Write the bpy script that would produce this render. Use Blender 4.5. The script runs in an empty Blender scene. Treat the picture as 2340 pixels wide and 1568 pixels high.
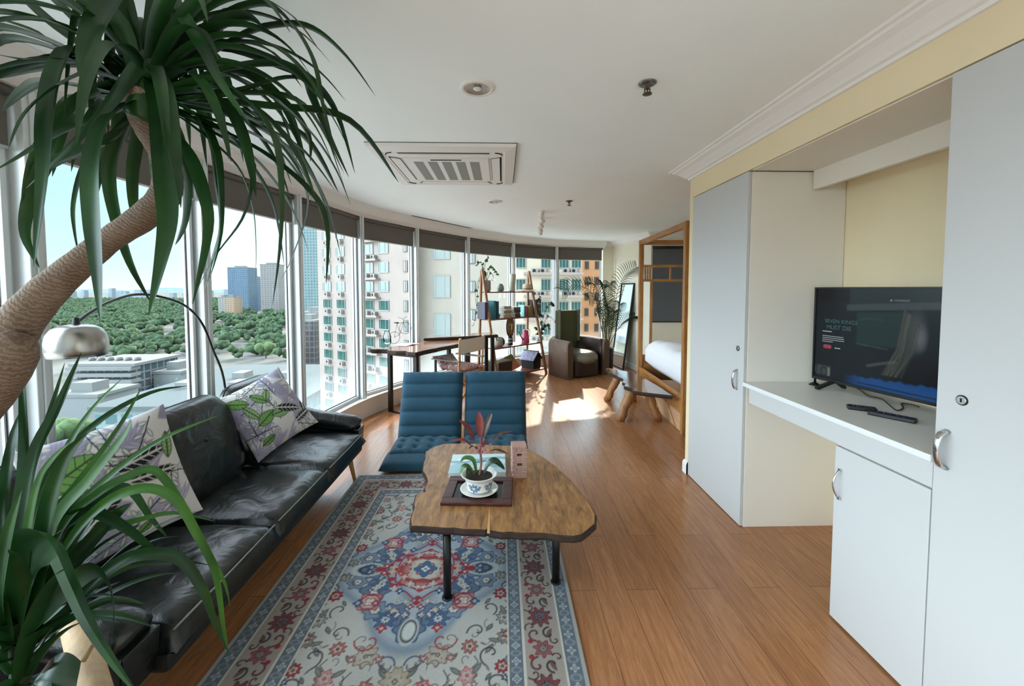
import bpy, math, random
import numpy as np
from mathutils import Vector, Matrix, Euler
R = math.radians
PI = math.pi
S = bpy.context.scene
COL = S.collection
rnd = random.Random(7)

# ------------------------------------------------------------------ survey of the photograph
# camera at the origin, eye 1.65 m above the floor, Y along the room, X to the right
F, PX, VX, VY, VD, EYE = 920.0, 1170.0, 1148.0, 660.0, 20000.0, 1.65
PITCH = math.atan(F / VD)
PY = VY + F * math.tan(PITCH)
YAW = math.atan((PX - VX) / F * math.cos(PITCH))
CF = Vector((math.sin(YAW) * math.cos(PITCH), math.cos(YAW) * math.cos(PITCH), -math.sin(PITCH)))
CR = Vector((math.cos(YAW), -math.sin(YAW), 0))
CU = CR.cross(CF)
def ray(x, y): return CF + CR * ((x - PX) / F) - CU * ((y - PY) / F)
def atz(x, y, z):
    d = ray(x, y); return Vector((0, 0, EYE)) + d * ((z - EYE) / d.z)
def aty(x, y, Y):
    d = ray(x, y); return Vector((0, 0, EYE)) + d * (Y / d.y)

# ------------------------------------------------------------------ mesh helpers
class MB:
    def __init__(s): s.v = []; s.f = []; s.s = []; s.m = []; s.c = None
    def add(s, vs, fs, smooth=False, M=None, mi=0):
        b = len(s.v)
        for p in vs:
            p = Vector(p)
            s.v.append(tuple(M @ p) if M else tuple(p))
        for f in fs:
            s.f.append([i + b for i in f]); s.s.append(smooth); s.m.append(mi)
        return s
    def box(s, x0, x1, y0, y1, z0, z1, M=None, mi=0):
        v = [(x, y, z) for z in (z0, z1) for y in (y0, y1) for x in (x0, x1)]
        return s.add(v, [(0, 2, 3, 1), (4, 5, 7, 6), (0, 1, 5, 4), (2, 6, 7, 3), (0, 4, 6, 2), (1, 3, 7, 5)], False, M, mi)
    def cbox(s, c, d, rot=(0, 0, 0), mi=0):
        M = Matrix.Translation(c) @ Euler(rot).to_matrix().to_4x4()
        return s.box(-d[0] / 2, d[0] / 2, -d[1] / 2, d[1] / 2, -d[2] / 2, d[2] / 2, M, mi)
    def bar(s, a, b, w, h=None, up=(0, 0, 1), mi=0):
        a, b = Vector(a), Vector(b); d = b - a; L = d.length; d.normalize()
        x = d.cross(Vector(up))
        if x.length < 1e-4: x = d.cross(Vector((1, 0, 0)))
        x.normalize(); z = x.cross(d)
        M = Matrix.Translation(a) @ Matrix((x, d, z)).transposed().to_4x4()
        h = h or w
        return s.box(-w / 2, w / 2, 0, L, -h / 2, h / 2, M, mi)
    def tube(s, pts, r, n=8, caps=True, sx=1.0, closed=False, mi=0):
        pts = [Vector(p) for p in pts]; m = len(pts)
        rr = r if isinstance(r, (list, tuple)) else [r] * m
        vs = []; N = None
        for i, p in enumerate(pts):
            if closed: t = pts[(i + 1) % m] - pts[i - 1]
            else: t = pts[min(i + 1, m - 1)] - pts[max(i - 1, 0)]
            t.normalize()
            if N is None:
                N = Vector((0, 0, 1)) if abs(t.z) < .9 else Vector((0, 1, 0))
            N = (N - t * N.dot(t)).normalized(); B = t.cross(N)
            for k in range(n):
                a = 2 * PI * k / n
                vs.append(p + (N * math.cos(a) + B * (math.sin(a) * sx)) * rr[i])
        fs = []
        for i in range(m if closed else m - 1):
            for k in range(n):
                a, b = i * n + k, i * n + (k + 1) % n
                c, d = ((i + 1) % m) * n + (k + 1) % n, ((i + 1) % m) * n + k
                fs.append((a, b, c, d))
        s.add(vs, fs, True, None, mi)
        if caps and not closed:
            b = len(s.v) - m * n
            s.f.append([b + k for k in reversed(range(n))]); s.s.append(False); s.m.append(mi)
            s.f.append([b + (m - 1) * n + k for k in range(n)]); s.s.append(False); s.m.append(mi)
        return s
    def lathe(s, prof, n=24, M=None, smooth=True, mi=0):
        vs = [(r * math.cos(2 * PI * k / n), r * math.sin(2 * PI * k / n), z) for r, z in prof for k in range(n)]
        fs = [(i * n + k, i * n + (k + 1) % n, (i + 1) * n + (k + 1) % n, (i + 1) * n + k)
              for i in range(len(prof) - 1) for k in range(n)]
        return s.add(vs, fs, smooth, M, mi)
    def prism(s, o, z0, z1, M=None, inset=0, mi=0):
        n = len(o)
        vs = [(x, y, z0) for x, y in o] + [(x, y, z1) for x, y in o]
        fs = [list(reversed(range(n))), list(range(n, 2 * n))] + [(i, (i + 1) % n, n + (i + 1) % n, n + i) for i in range(n)]
        return s.add(vs, fs, False, M, mi)
    def ell(s, c, r, nu=16, nv=10, M=None, e=1.0, mi=0):
        T = Matrix.Translation(c)
        if M: T = T @ M
        def pw(v): return math.copysign(abs(v) ** e, v)
        vs = []
        for j in range(nv + 1):
            t = PI * j / nv - PI / 2
            for i in range(nu):
                a = 2 * PI * i / nu
                vs.append((r[0] * pw(math.cos(t)) * pw(math.cos(a)), r[1] * pw(math.cos(t)) * pw(math.sin(a)), r[2] * pw(math.sin(t))))
        fs = [(j * nu + i, j * nu + (i + 1) % nu, (j + 1) * nu + (i + 1) % nu, (j + 1) * nu + i) for j in range(nv) for i in range(nu)]
        return s.add(vs, fs, True, T, mi)
    def grid(s, fn, nu, nv, smooth=True, M=None, mi=0, wrap=False):
        vs = [fn(i / (nu if wrap else nu - 1), j / (nv - 1)) for j in range(nv) for i in range(nu)]
        fs = [(j * nu + i, j * nu + (i + 1) % nu, (j + 1) * nu + (i + 1) % nu, (j + 1) * nu + i)
              for j in range(nv - 1) for i in range(nu if wrap else nu - 1)]
        return s.add(vs, fs, smooth, M, mi)
    def puffy(s, o, t, M=None, rings=7, edge=.25, mi=0):
        """cushion: outline o in XY, domed to thickness t either side, with a soft edge"""
        n = len(o); cx = sum(p[0] for p in o) / n; cy = sum(p[1] for p in o) / n
        vs = []; seq = []
        for sgn in (-1, 1):
            ks = [i / (rings - 1) for i in range(rings)]
            if sgn == 1: ks = ks[::-1]
            for k in ks:
                if k == 0: k = .02
                h = t / 2 * ((1 - k ** 4) ** .5 * (1 - edge) + edge * (1 if k < 1 else .55))
                kk = k if k < 1 else 1.0
                for x, y in o: vs.append((cx + (x - cx) * kk, cy + (y - cy) * kk, sgn * h))
        m = len(vs) // n
        fs = [(i * n + k, i * n + (k + 1) % n, (i + 1) * n + (k + 1) % n, (i + 1) * n + k) for i in range(m - 1) for k in range(n)]
        fs.append(list(reversed(range(n)))); fs.append([(m - 1) * n + k for k in range(n)])
        return s.add(vs, fs, True, M, mi)

def rrect(w, h, r, n=5):
    o = []
    for cx, cy, a0 in ((w / 2 - r, h / 2 - r, 0), (-w / 2 + r, h / 2 - r, 90), (-w / 2 + r, -h / 2 + r, 180), (w / 2 - r, -h / 2 + r, 270)):
        for k in range(n + 1):
            a = R(a0 + 90 * k / n); o.append((cx + r * math.cos(a), cy + r * math.sin(a)))
    return o
def dens(o, d):
    out = []
    for i, p in enumerate(o):
        q = o[(i + 1) % len(o)]; L = math.hypot(q[0] - p[0], q[1] - p[1]); k = max(1, int(L / d))
        for j in range(k): out.append((p[0] + (q[0] - p[0]) * j / k, p[1] + (q[1] - p[1]) * j / k))
    return out
def catmull(P, n=6):
    P = [Vector(p) for p in P]; out = []
    for i in range(len(P) - 1):
        a, b, c, d = P[max(i - 1, 0)], P[i], P[i + 1], P[min(i + 2, len(P) - 1)]
        for k in range(n):
            t = k / n
            out.append(.5 * ((2 * b) + (c - a) * t + (2 * a - 5 * b + 4 * c - d) * t * t + (3 * b - a - 3 * c + d) * t ** 3))
    out.append(P[-1]); return out

def obj(name, mb, mat, parent=None, bevel=0, sub=0, loc=None, rot=None, seg=2):
    me = bpy.data.meshes.new(name)
    me.from_pydata(mb.v, [], mb.f)
    me.polygons.foreach_set('use_smooth', mb.s)
    mats = mat if isinstance(mat, (list, tuple)) else [mat]
    for m in mats: me.materials.append(m)
    if len(mats) > 1: me.polygons.foreach_set('material_index', mb.m)
    if mb.c is not None:
        at = me.color_attributes.new('Col', 'FLOAT_COLOR', 'POINT')
        a = np.ones((len(mb.v), 4), np.float32); a[:, :3] = mb.c
        at.data.foreach_set('color', a.ravel())
    me.update()
    o = bpy.data.objects.new(name, me); COL.objects.link(o)
    if parent: o.parent = parent
    if loc: o.location = loc
    if rot: o.rotation_euler = rot
    if bevel:
        b = o.modifiers.new('b', 'BEVEL'); b.width = bevel; b.segments = seg; b.limit_method = 'ANGLE'; b.angle_limit = R(35)
    if sub:
        b = o.modifiers.new('s', 'SUBSURF'); b.levels = sub; b.render_levels = sub
    return o
def tag(o, label, cat, group=None, kind=None):
    o['label'] = label; o['category'] = cat
    if group: o['group'] = group
    if kind: o['kind'] = kind
    return o
def thing(name, label, cat, loc=(0, 0, 0), rz=0, group=None, rot=None):
    o = bpy.data.objects.new(name, None); COL.objects.link(o)
    o.empty_display_size = .1
    o.location = loc; o.rotation_euler = rot or (0, 0, rz)
    return tag(o, label, cat, group)
def struct(name, mb, mat, parent=None, bevel=0):
    o = obj(name, mb, mat, parent, bevel)
    if not parent: o['kind'] = 'structure'
    return o
def copy_tree(o, parent=None):
    c = o.copy(); COL.objects.link(c)
    if parent: c.parent = parent
    for ch in [x for x in COL.objects if x.parent == o]: copy_tree(ch, c)
    return c
def cp(o, parent, loc, rz=None):
    c = o.copy(); COL.objects.link(c); c.parent = parent; c.location = loc
    if rz is not None: c.rotation_euler = (0, 0, rz)
    return c

# ------------------------------------------------------------------ materials
def lin(h):
    if isinstance(h, str):
        h = h.lstrip('#'); v = [int(h[i:i + 2], 16) / 255 for i in (0, 2, 4)]
    else: v = [x / 255 for x in h]
    return tuple(x / 12.92 if x <= .04045 else ((x + .055) / 1.055) ** 2.4 for x in v)
_M = {}
def base(name):
    m = bpy.data.materials.new(name); m.use_nodes = True
    nt = m.node_tree; b = nt.nodes['Principled BSDF']
    return m, nt, b
def N(nt, typ, **kw):
    n = nt.nodes.new(typ)
    for k, v in kw.items():
        if k in n.inputs.keys(): n.inputs[k].default_value = v
        else: setattr(n, k, v)
    return n
def mat(name, col, rough=.5, metal=0, spec=.5, var=0, vs=6, bump=0, bs=80, coat=0, sheen=0, stretch=(1, 1, 1), trans=0):
    if name in _M: return _M[name]
    m, nt, b = base(name); L = nt.links
    c = lin(col)
    b.inputs['Base Color'].default_value = (*c, 1)
    b.inputs['Roughness'].default_value = rough; b.inputs['Metallic'].default_value = metal
    b.inputs['Specular IOR Level'].default_value = spec
    b.inputs['Coat Weight'].default_value = coat; b.inputs['Sheen Weight'].default_value = sheen
    if trans: b.inputs['Transmission Weight'].default_value = trans
    if var or bump:
        tc = N(nt, 'ShaderNodeTexCoord'); mp = N(nt, 'ShaderNodeMapping'); mp.inputs['Scale'].default_value = stretch
        L.new(tc.outputs['Object'], mp.inputs['Vector'])
    if var:
        n = N(nt, 'ShaderNodeTexNoise', Scale=vs, Detail=6.0, Roughness=.6); L.new(mp.outputs[0], n.inputs['Vector'])
        r = N(nt, 'ShaderNodeValToRGB'); r.color_ramp.elements[0].position = .3; r.color_ramp.elements[1].position = .7
        r.color_ramp.elements[0].color = (*[x * (1 - var) for x in c], 1); r.color_ramp.elements[1].color = (*[min(1, x * (1 + var)) for x in c], 1)
        L.new(n.outputs['Fac'], r.inputs[0]); L.new(r.outputs[0], b.inputs['Base Color'])
    if bump:
        n2 = N(nt, 'ShaderNodeTexNoise', Scale=bs, Detail=4.0); L.new(mp.outputs[0], n2.inputs['Vector'])
        bp = N(nt, 'ShaderNodeBump', Strength=bump, Distance=.01); L.new(n2.outputs['Fac'], bp.inputs['Height']); L.new(bp.outputs[0], b.inputs['Normal'])
    _M[name] = m; return m
def wood(name, c1, c2, stretch=(14, 1.2, 14), rough=.45, scale=3.0, bump=.15, coat=0, rings=0):
    if name in _M: return _M[name]
    m, nt, b = base(name); L = nt.links
    tc = N(nt, 'ShaderNodeTexCoord'); mp = N(nt, 'ShaderNodeMapping'); mp.inputs['Scale'].default_value = stretch
    L.new(tc.outputs['Object'], mp.inputs['Vector'])
    n = N(nt, 'ShaderNodeTexNoise', Scale=scale, Detail=8.0, Roughness=.65, Distortion=.6); L.new(mp.outputs[0], n.inputs['Vector'])
    r = N(nt, 'ShaderNodeValToRGB'); e = r.color_ramp.elements
    e[0].position = .3; e[0].color = (*lin(c1), 1); e[1].position = .72; e[1].color = (*lin(c2), 1)
    L.new(n.outputs['Fac'], r.inputs[0]); L.new(r.outputs[0], b.inputs['Base Color'])
    bp = N(nt, 'ShaderNodeBump', Strength=bump, Distance=.004); L.new(n.outputs['Fac'], bp.inputs['Height']); L.new(bp.outputs[0], b.inputs['Normal'])
    b.inputs['Roughness'].default_value = rough; b.inputs['Coat Weight'].default_value = coat
    _M[name] = m; return m
def vcol(name, rough=.8, spec=.3, bump=0, bs=300, emit=0, sheen=0):
    if name in _M: return _M[name]
    m, nt, b = base(name); L = nt.links
    a = N(nt, 'ShaderNodeVertexColor', layer_name='Col'); L.new(a.outputs[0], b.inputs['Base Color'])
    b.inputs['Roughness'].default_value = rough; b.inputs['Specular IOR Level'].default_value = spec; b.inputs['Sheen Weight'].default_value = sheen
    if emit:
        L.new(a.outputs[0], b.inputs['Emission Color']); b.inputs['Emission Strength'].default_value = emit
    if bump:
        tc = N(nt, 'ShaderNodeTexCoord'); n2 = N(nt, 'ShaderNodeTexNoise', Scale=bs, Detail=3.0); L.new(tc.outputs['Object'], n2.inputs['Vector'])
        bp = N(nt, 'ShaderNodeBump', Strength=bump, Distance=.004); L.new(n2.outputs['Fac'], bp.inputs['Height']); L.new(bp.outputs[0], b.inputs['Normal'])
    _M[name] = m; return m
def glass(name, tint=(.93, .97, .97), dirt=False):
    if name in _M: return _M[name]
    m, nt, b = base(name); L = nt.links; nt.nodes.remove(b)
    out = nt.nodes['Material Output']
    t = N(nt, 'ShaderNodeBsdfTransparent'); t.inputs[0].default_value = (*tint, 1)
    g = N(nt, 'ShaderNodeBsdfGlossy', Roughness=.02)
    fr = N(nt, 'ShaderNodeFresnel', IOR=1.35); mx = N(nt, 'ShaderNodeMixShader')
    L.new(fr.outputs[0], mx.inputs[0]); L.new(t.outputs[0], mx.inputs[1]); L.new(g.outputs[0], mx.inputs[2])
    last = mx
    if dirt:                                     # dust lying on the lower part of the outer face
        tc = N(nt, 'ShaderNodeTexCoord'); sp = N(nt, 'ShaderNodeSeparateXYZ'); L.new(tc.outputs['Object'], sp.inputs[0])
        nz = N(nt, 'ShaderNodeTexNoise', Scale=2.2, Detail=5.0); L.new(tc.outputs['Object'], nz.inputs['Vector'])
        mr = N(nt, 'ShaderNodeMapRange'); mr.inputs[1].default_value = .25; mr.inputs[2].default_value = .75; mr.inputs[3].default_value = .5; mr.inputs[4].default_value = 0.0
        L.new(sp.outputs['Z'], mr.inputs[0])
        mu = N(nt, 'ShaderNodeMath', operation='MULTIPLY'); L.new(mr.outputs[0], mu.inputs[0]); L.new(nz.outputs['Fac'], mu.inputs[1])
        d = N(nt, 'ShaderNodeBsdfTranslucent'); d.inputs[0].default_value = (.85, .87, .86, 1)
        m2 = N(nt, 'ShaderNodeMixShader'); L.new(mu.outputs[0], m2.inputs[0]); L.new(mx.outputs[0], m2.inputs[1]); L.new(d.outputs[0], m2.inputs[2]); last = m2
    L.new(last.outputs[0], out.inputs[0])
    _M[name] = m; return m

# ------------------------------------------------------------------ pattern drawing on a grid of points (colours of the cloth itself)
class Pat:
    def __init__(s, x, y, col):
        s.x, s.y = np.asarray(x, np.float64), np.asarray(y, np.float64)
        s.c = np.empty((len(s.x), 3)); s.c[:] = lin(col)
    def put(s, w, col):
        w = np.clip(w, 0, 1)[:, None]; s.c = s.c * (1 - w) + np.array(lin(col)) * w
    def ell(s, cx, cy, rx, ry, col, a=0, soft=.15, al=1, ring=0):
        X, Y = s.x - cx, s.y - cy; ca, sa = math.cos(a), math.sin(a)
        u, v = (X * ca + Y * sa) / rx, (-X * sa + Y * ca) / ry
        d = np.sqrt(u * u + v * v)
        w = (1 - d) / soft if not ring else 1 - np.abs(d - 1) / ring
        s.put(np.clip(w, 0, 1) * al, col)
    def flower(s, cx, cy, r, n, col, line='#3a3138', core='#d8cdbf', amp=.22, rot=0, sq=1.0, lw=.1):
        X, Y = s.x - cx, (s.y - cy) / sq; d = np.hypot(X, Y); t = np.arctan2(Y, X) + rot
        rad = r * (1 + amp * np.cos(n * t))
        s.put((1 - d / rad) / .08, line); s.put((1 - lw - d / rad) / .08, col)
        s.put((.5 - d / rad) / .08, line); s.put((.5 - lw - d / rad) / .08, core); s.put((.17 - d / rad) / .08, col)
    def line(s, pts, w, col, al=1):
        D = np.full(len(s.x), 9e9)
        for (x0, y0), (x1, y1) in zip(pts[:-1], pts[1:]):
            dx, dy = x1 - x0, y1 - y0; q = dx * dx + dy * dy + 1e-12
            t = np.clip(((s.x - x0) * dx + (s.y - y0) * dy) / q, 0, 1)
            D = np.minimum(D, np.hypot(s.x - x0 - t * dx, s.y - y0 - t * dy))
        s.put(np.clip((w - D) / (w * .6), 0, 1) * al, col)
    def leaf(s, cx, cy, L, wd, a, col, line='#23282a', vein=None, nv=6, lw=.012):
        X, Y = s.x - cx, s.y - cy; ca, sa = math.cos(a), math.sin(a)
        u, v = (X * ca + Y * sa) / L, (-X * sa + Y * ca)
        k = np.clip(1 - (2 * u - 1) ** 2, 0, None) ** .8 * wd / 2
        inn = (u > 0) & (u < 1)
        s.put(np.where(inn, (k - np.abs(v)) / .006, 0), line) if line else None
        s.put(np.where(inn, (k - lw - np.abs(v)) / .006, 0), col)
        if vein:
            on = inn & (np.abs(v) < k - lw)
            s.put(np.where(on, (.005 - np.abs(v)) / .003, 0), vein)
            ph = np.abs(((u * nv - np.abs(v) / wd * 2.2) % 1) - .5)
            s.put(np.where(on, (.09 - ph) / .05, 0), vein)
def scroll(cx, cy, r, a0, turn, n=14, dec=.9):
    return [(cx + r * (1 - dec * i / n) * math.cos(a0 + turn * i / n), cy + r * (1 - dec * i / n) * math.sin(a0 + turn * i / n)) for i in range(n + 1)]
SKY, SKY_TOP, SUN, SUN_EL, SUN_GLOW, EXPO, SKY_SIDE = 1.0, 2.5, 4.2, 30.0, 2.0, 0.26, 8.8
# ------------------------------------------------------------------ shared materials
CEILZ, HEADZ = 2.70, 2.56
m_ceil = mat('ceiling paint', '#f3f8f5', .9, var=.015, vs=2)
m_yel = mat('pale yellow paint', '#ead9b4', .85, var=.02, vs=3)
m_cream = mat('cream paint', '#e9e2cd', .85, var=.02, vs=3)
m_white = mat('white paint', '#eceae6', .75)
m_lam = mat('white laminate', '#c6c6c4', .32, spec=.45)
m_lam2 = mat('white laminate side', '#e8e1d4', .5)
m_alu = mat('painted aluminium', '#d3d8d8', .38, .15, var=.03, vs=9)
m_aludark = mat('window gasket', '#3a3c3c', .6)
m_pane = glass('window glass', (.97, .975, .975), True)
m_blind = mat('blind fabric', '#6a655f', .9, bump=.1, bs=400)
m_black = mat('black metal', '#141414', .42, .3)
m_chrome = mat('chrome', '#c9c9c7', .16, 1.0)
m_steel = mat('brushed steel', '#b7b3ad', .3, 1.0, var=.12, vs=5, stretch=(1, 1, .02))
m_dark = mat('dark void', '#101010', .8)
m_plas = mat('white plastic', '#e6e3dc', .4)

def floor_mat():
    m, nt, b = base('laminate planks'); L = nt.links
    tc = N(nt, 'ShaderNodeTexCoord'); sp = N(nt, 'ShaderNodeSeparateXYZ'); cb = N(nt, 'ShaderNodeCombineXYZ')
    L.new(tc.outputs['Object'], sp.inputs[0]); L.new(sp.outputs['Y'], cb.inputs['X']); L.new(sp.outputs['X'], cb.inputs['Y'])
    br = N(nt, 'ShaderNodeTexBrick'); br.offset = .37; br.offset_frequency = 2
    br.inputs['Scale'].default_value = 1; br.inputs['Brick Width'].default_value = 1.3; br.inputs['Row Height'].default_value = .17
    br.inputs['Mortar Size'].default_value = .0013; br.inputs['Mortar Smooth'].default_value = .1; br.inputs['Bias'].default_value = 0
    br.inputs['Color1'].default_value = (*lin('#b07c55'), 1); br.inputs['Color2'].default_value = (*lin('#a3714c'), 1); br.inputs['Mortar'].default_value = (*lin('#5d3a26'), 1)
    L.new(cb.outputs[0], br.inputs['Vector'])
    mp = N(nt, 'ShaderNodeMapping'); mp.inputs['Scale'].default_value = (13, .9, 1); L.new(tc.outputs['Object'], mp.inputs['Vector'])
    n = N(nt, 'ShaderNodeTexNoise', Scale=3.2, Detail=12.0, Roughness=.74, Distortion=1.4); L.new(mp.outputs[0], n.inputs['Vector'])
    r = N(nt, 'ShaderNodeValToRGB'); e = r.color_ramp.elements
    e[0].position = .32; e[0].color = (.55, .48, .42, 1); e[1].position = .7; e[1].color = (1.24, 1.2, 1.14, 1)
    L.new(n.outputs['Fac'], r.inputs[0])
    mx = N(nt, 'ShaderNodeMix', data_type='RGBA', blend_type='MULTIPLY'); mx.inputs['Factor'].default_value = .85
    L.new(br.outputs['Color'], mx.inputs['A']); L.new(r.outputs[0], mx.inputs['B']); L.new(mx.outputs['Result'], b.inputs['Base Color'])
    b.inputs['Roughness'].default_value = .22; b.inputs['Specular IOR Level'].default_value = .5
    bp = N(nt, 'ShaderNodeBump', Strength=.25, Distance=.003, invert=True); L.new(br.outputs['Fac'], bp.inputs['Height'])
    b2 = N(nt, 'ShaderNodeBump', Strength=.06, Distance=.003); L.new(n.outputs['Fac'], b2.inputs['Height']); L.new(bp.outputs[0], b2.inputs['Normal']); L.new(b2.outputs[0], b.inputs['Normal'])
    return m

# ------------------------------------------------------------------ room shell
WP = [(-1.6, -2.6), (-1.95, -1.5), (-2.18, -.3), (-2.27, .85), (-2.27, 1.95), (-2.24, 3.0), (-2.08, 4.05), (-1.86, 5.22), (-1.36, 6.2), (-.67, 7.25), (.175, 8.2), (1.17, 8.88), (2.28, 9.1)]
CRV = [(p.x, p.y) for p in catmull([(x, y, 0) for x, y in WP], 6)]
def off(c, d):
    """curve moved d metres into the room"""
    out = []
    for i, (x, y) in enumerate(c):
        a, b = c[max(i - 1, 0)], c[min(i + 1, len(c) - 1)]
        tx, ty = b[0] - a[0], b[1] - a[1]; l = math.hypot(tx, ty); out.append((x + ty / l * d, y - tx / l * d))
    return out
def ribbon(mb, prof):
    """sweep of a profile [(inward offset, z)] along the window curve"""
    rows = [off(CRV, d) for d, z in prof]; n = len(CRV)
    vs = [(rows[j][i][0], rows[j][i][1], prof[j][1]) for j in range(len(prof)) for i in range(n)]
    fs = [(j * n + i, j * n + i + 1, (j + 1) * n + i + 1, (j + 1) * n + i) for j in range(len(prof) - 1) for i in range(n - 1)]
    mb.add(vs, fs, False); return mb
outer = off(CRV, -.12)
plan = outer + [(2.5, 9.3), (2.9, 7.6), (4.05, 7.6), (4.05, 3.45), (2.45, 3.45), (2.45, -2.6)]
fl = struct('floor', MB().prism(plan, -.12, 0), floor_mat())
struct('ceiling', MB().prism(plan, CEILZ, CEILZ + .2), m_ceil)
struct('wall_left', ribbon(MB(), [(.13, 0), (.13, .215), (.14, .215), (.14, .235), (-.1, .235), (-.1, -.1)]), m_white)
struct('trim_1', ribbon(MB(), [(.23, CEILZ - .001), (.2, CEILZ - .01), (.19, CEILZ - .03), (.15, CEILZ - .10), (.11, HEADZ + .015), (.09, HEADZ), (-.1, HEADZ), (-.1, CEILZ)]), m_white)

XW = 1.646
wr = MB().box(XW, 2.45, -2.5, 3.53, 2.44, CEILZ).box(XW, 2.45, 3.47, 3.53, 0, 2.44).box(2.40, 4.0, 3.49, 3.53, 0, CEILZ)
struct('wall_right', wr, m_yel)
struct('wall_right', MB().box(2.31, 2.42, -2.5, 3.5, 0, 2.44), m_yel)
struct('trim_2', MB().box(2.07, 2.10, 1.475, 2.665, 2.31, 2.436).box(1.66, 2.31, 1.475, 2.665, 2.432, 2.438), m_lam2)
prof = [(1.65, 2.595), (1.632, 2.597), (1.628, 2.612), (1.612, 2.618), (1.60, 2.632), (1.565, 2.662), (1.535, 2.676), (1.528, 2.686), (1.512, 2.690), (1.505, 2.70), (1.65, 2.70)]
def sweep(mb, prof, path):
    """profile [(offset, z)] measured from XW towards the room, swept along plan path with mitres"""
    n = len(prof); vs = []
    for i, p in enumerate(path):
        a, b = path[max(i - 1, 0)], path[min(i + 1, len(path) - 1)]
        def nrm(u, v):
            l = math.hypot(v[0] - u[0], v[1] - u[1]); return ((v[1] - u[1]) / l, -(v[0] - u[0]) / l)
        n1, n2 = (nrm(a, p) if i else nrm(p, b)), (nrm(p, b) if i < len(path) - 1 else nrm(a, p))
        bx, by = n1[0] + n2[0], n1[1] + n2[1]; k = 2 / (bx * bx + by * by); bx *= k; by *= k
        for o, z in prof: vs.append((p[0] + bx * o, p[1] + by * o, z))
    fs = [(i * n + k, i * n + (k + 1) % n, (i + 1) * n + (k + 1) % n, (i + 1) * n + k) for i in range(len(path) - 1) for k in range(n)]
    mb.add(vs, fs); return mb
cp_ = [(XW - x, z) for x, z in prof]
struct('trim_3', sweep(MB(), cp_, [(4.0, 3.53), (XW, 3.53), (XW, -2.5)]), m_white)
bb = [(0, 0), (.016, 0), (.016, .085), (.012, .1), (.006, .112), (0, .115)]
struct('baseboard_right', sweep(MB(), bb, [(4.0, 3.53), (XW, 3.53), (XW, 3.468)]), m_white)
# far corner: short wall beside the last window, then the wall behind the bed
fw = [(2.28, 9.12), (2.52, 9.12), (2.78, 7.5), (4.0, 7.5), (4.0, 3.5)]
w = MB()
for a, b in zip(fw[:-1], fw[1:]):
    d = Vector((b[0] - a[0], b[1] - a[1])).normalized(); nn = Vector((-d.y, d.x)) * .1
    w.prism([a, b, (b[0] + nn.x, b[1] + nn.y), (a[0] + nn.x, a[1] + nn.y)], 0, CEILZ)
struct('wall_far', w, m_cream)
struct('trim_4', sweep(MB(), cp_, fw), m_white)
struct('baseboard_far', sweep(MB(), bb, fw), m_white)

# windows: a mullion, a frame and a pane each
for i in range(len(WP) - 1):
    a, b = Vector((*WP[i], 0)), Vector((*WP[i + 1], 0)); d = (b - a); Lw = d.length; d.normalize()
    e = bpy.data.objects.new('window_%d' % (i + 1), None); COL.objects.link(e); e['kind'] = 'structure'
    e.location = a; e.rotation_euler = (0, 0, math.atan2(d.y, d.x))       # local x along the glass, y outwards
    q = MB().box(-.034, .034, -.10, .06, .235, HEADZ).box(-.05, .05, -.02, .03, .235, HEADZ).box(-.012, .012, -.112, -.10, .235, HEADZ)
    obj('mullion', q, m_alu, e, .004)
    f = MB().box(.05, Lw - .05, -.03, .03, .235, .275).box(.05, Lw - .05, -.03, .03, HEADZ - .06, HEADZ).box(.05, .075, -.03, .03, .27, HEADZ - .06).box(Lw - .075, Lw - .05, -.03, .03, .27, HEADZ - .06)
    obj('window_frame', f, m_alu, e, .003)
    g = MB().box(.075, Lw - .075, .0, .008, .275, .283).box(.075, .081, 0, .008, .283, HEADZ - .06).box(Lw - .081, Lw - .075, 0, .008, .283, HEADZ - .06)
    obj('gasket', g, m_aludark, e)
    obj('glass_pane', MB().add([(.078, .004, .28), (Lw - .078, .004, .28), (Lw - .078, .004, HEADZ - .06), (.078, .004, HEADZ - .06)], [(0, 1, 2, 3)]), m_pane, e)
blabel = {3: 'dark grey roller blind at the left edge of the picture, beyond the slanting tree trunk', 4: 'dark grey roller blind above the chrome lamp, behind the tree crown',
          5: 'dark grey roller blind above the far sofa cushion, behind drooping leaf tips', 6: 'dark grey roller blind on the window past the far sofa arm',
          7: 'dark grey roller blind on the window with the wire bicycle before it', 8: 'dark grey roller blind over the blank cream facade, behind the director chair',
          9: 'dark grey roller blind above the trailing plant on the ladder shelf', 10: 'dark grey roller blind above the straw hat on the shelf', 11: 'dark grey roller blind above the tub armchair, last in the curved row'}
for i in range(2, 12):
    a, b = Vector((*WP[i], 0)), Vector((*WP[i + 1], 0)); d = (b - a); Lw = d.length; d.normalize()
    t = thing('roller_blind', blabel.get(i, 'dark grey roller blind behind the viewer, out of the picture on the left'), 'blind', (a.x, a.y, 2.285), math.atan2(d.y, d.x), 'roller blinds along the curved window wall')
    obj('fabric', MB().box(.055, Lw - .055, -.05, -.047, .0, .235), m_blind, t)
    obj('roller_tube', MB().tube([(.045, -.055, .25), (Lw - .045, -.055, .25)], .022, 12), m_blind, t)
    obj('bottom_bar', MB().tube([(.05, -.0485, 0), (Lw - .05, -.0485, 0)], .007, 8), m_alu, t)

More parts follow.
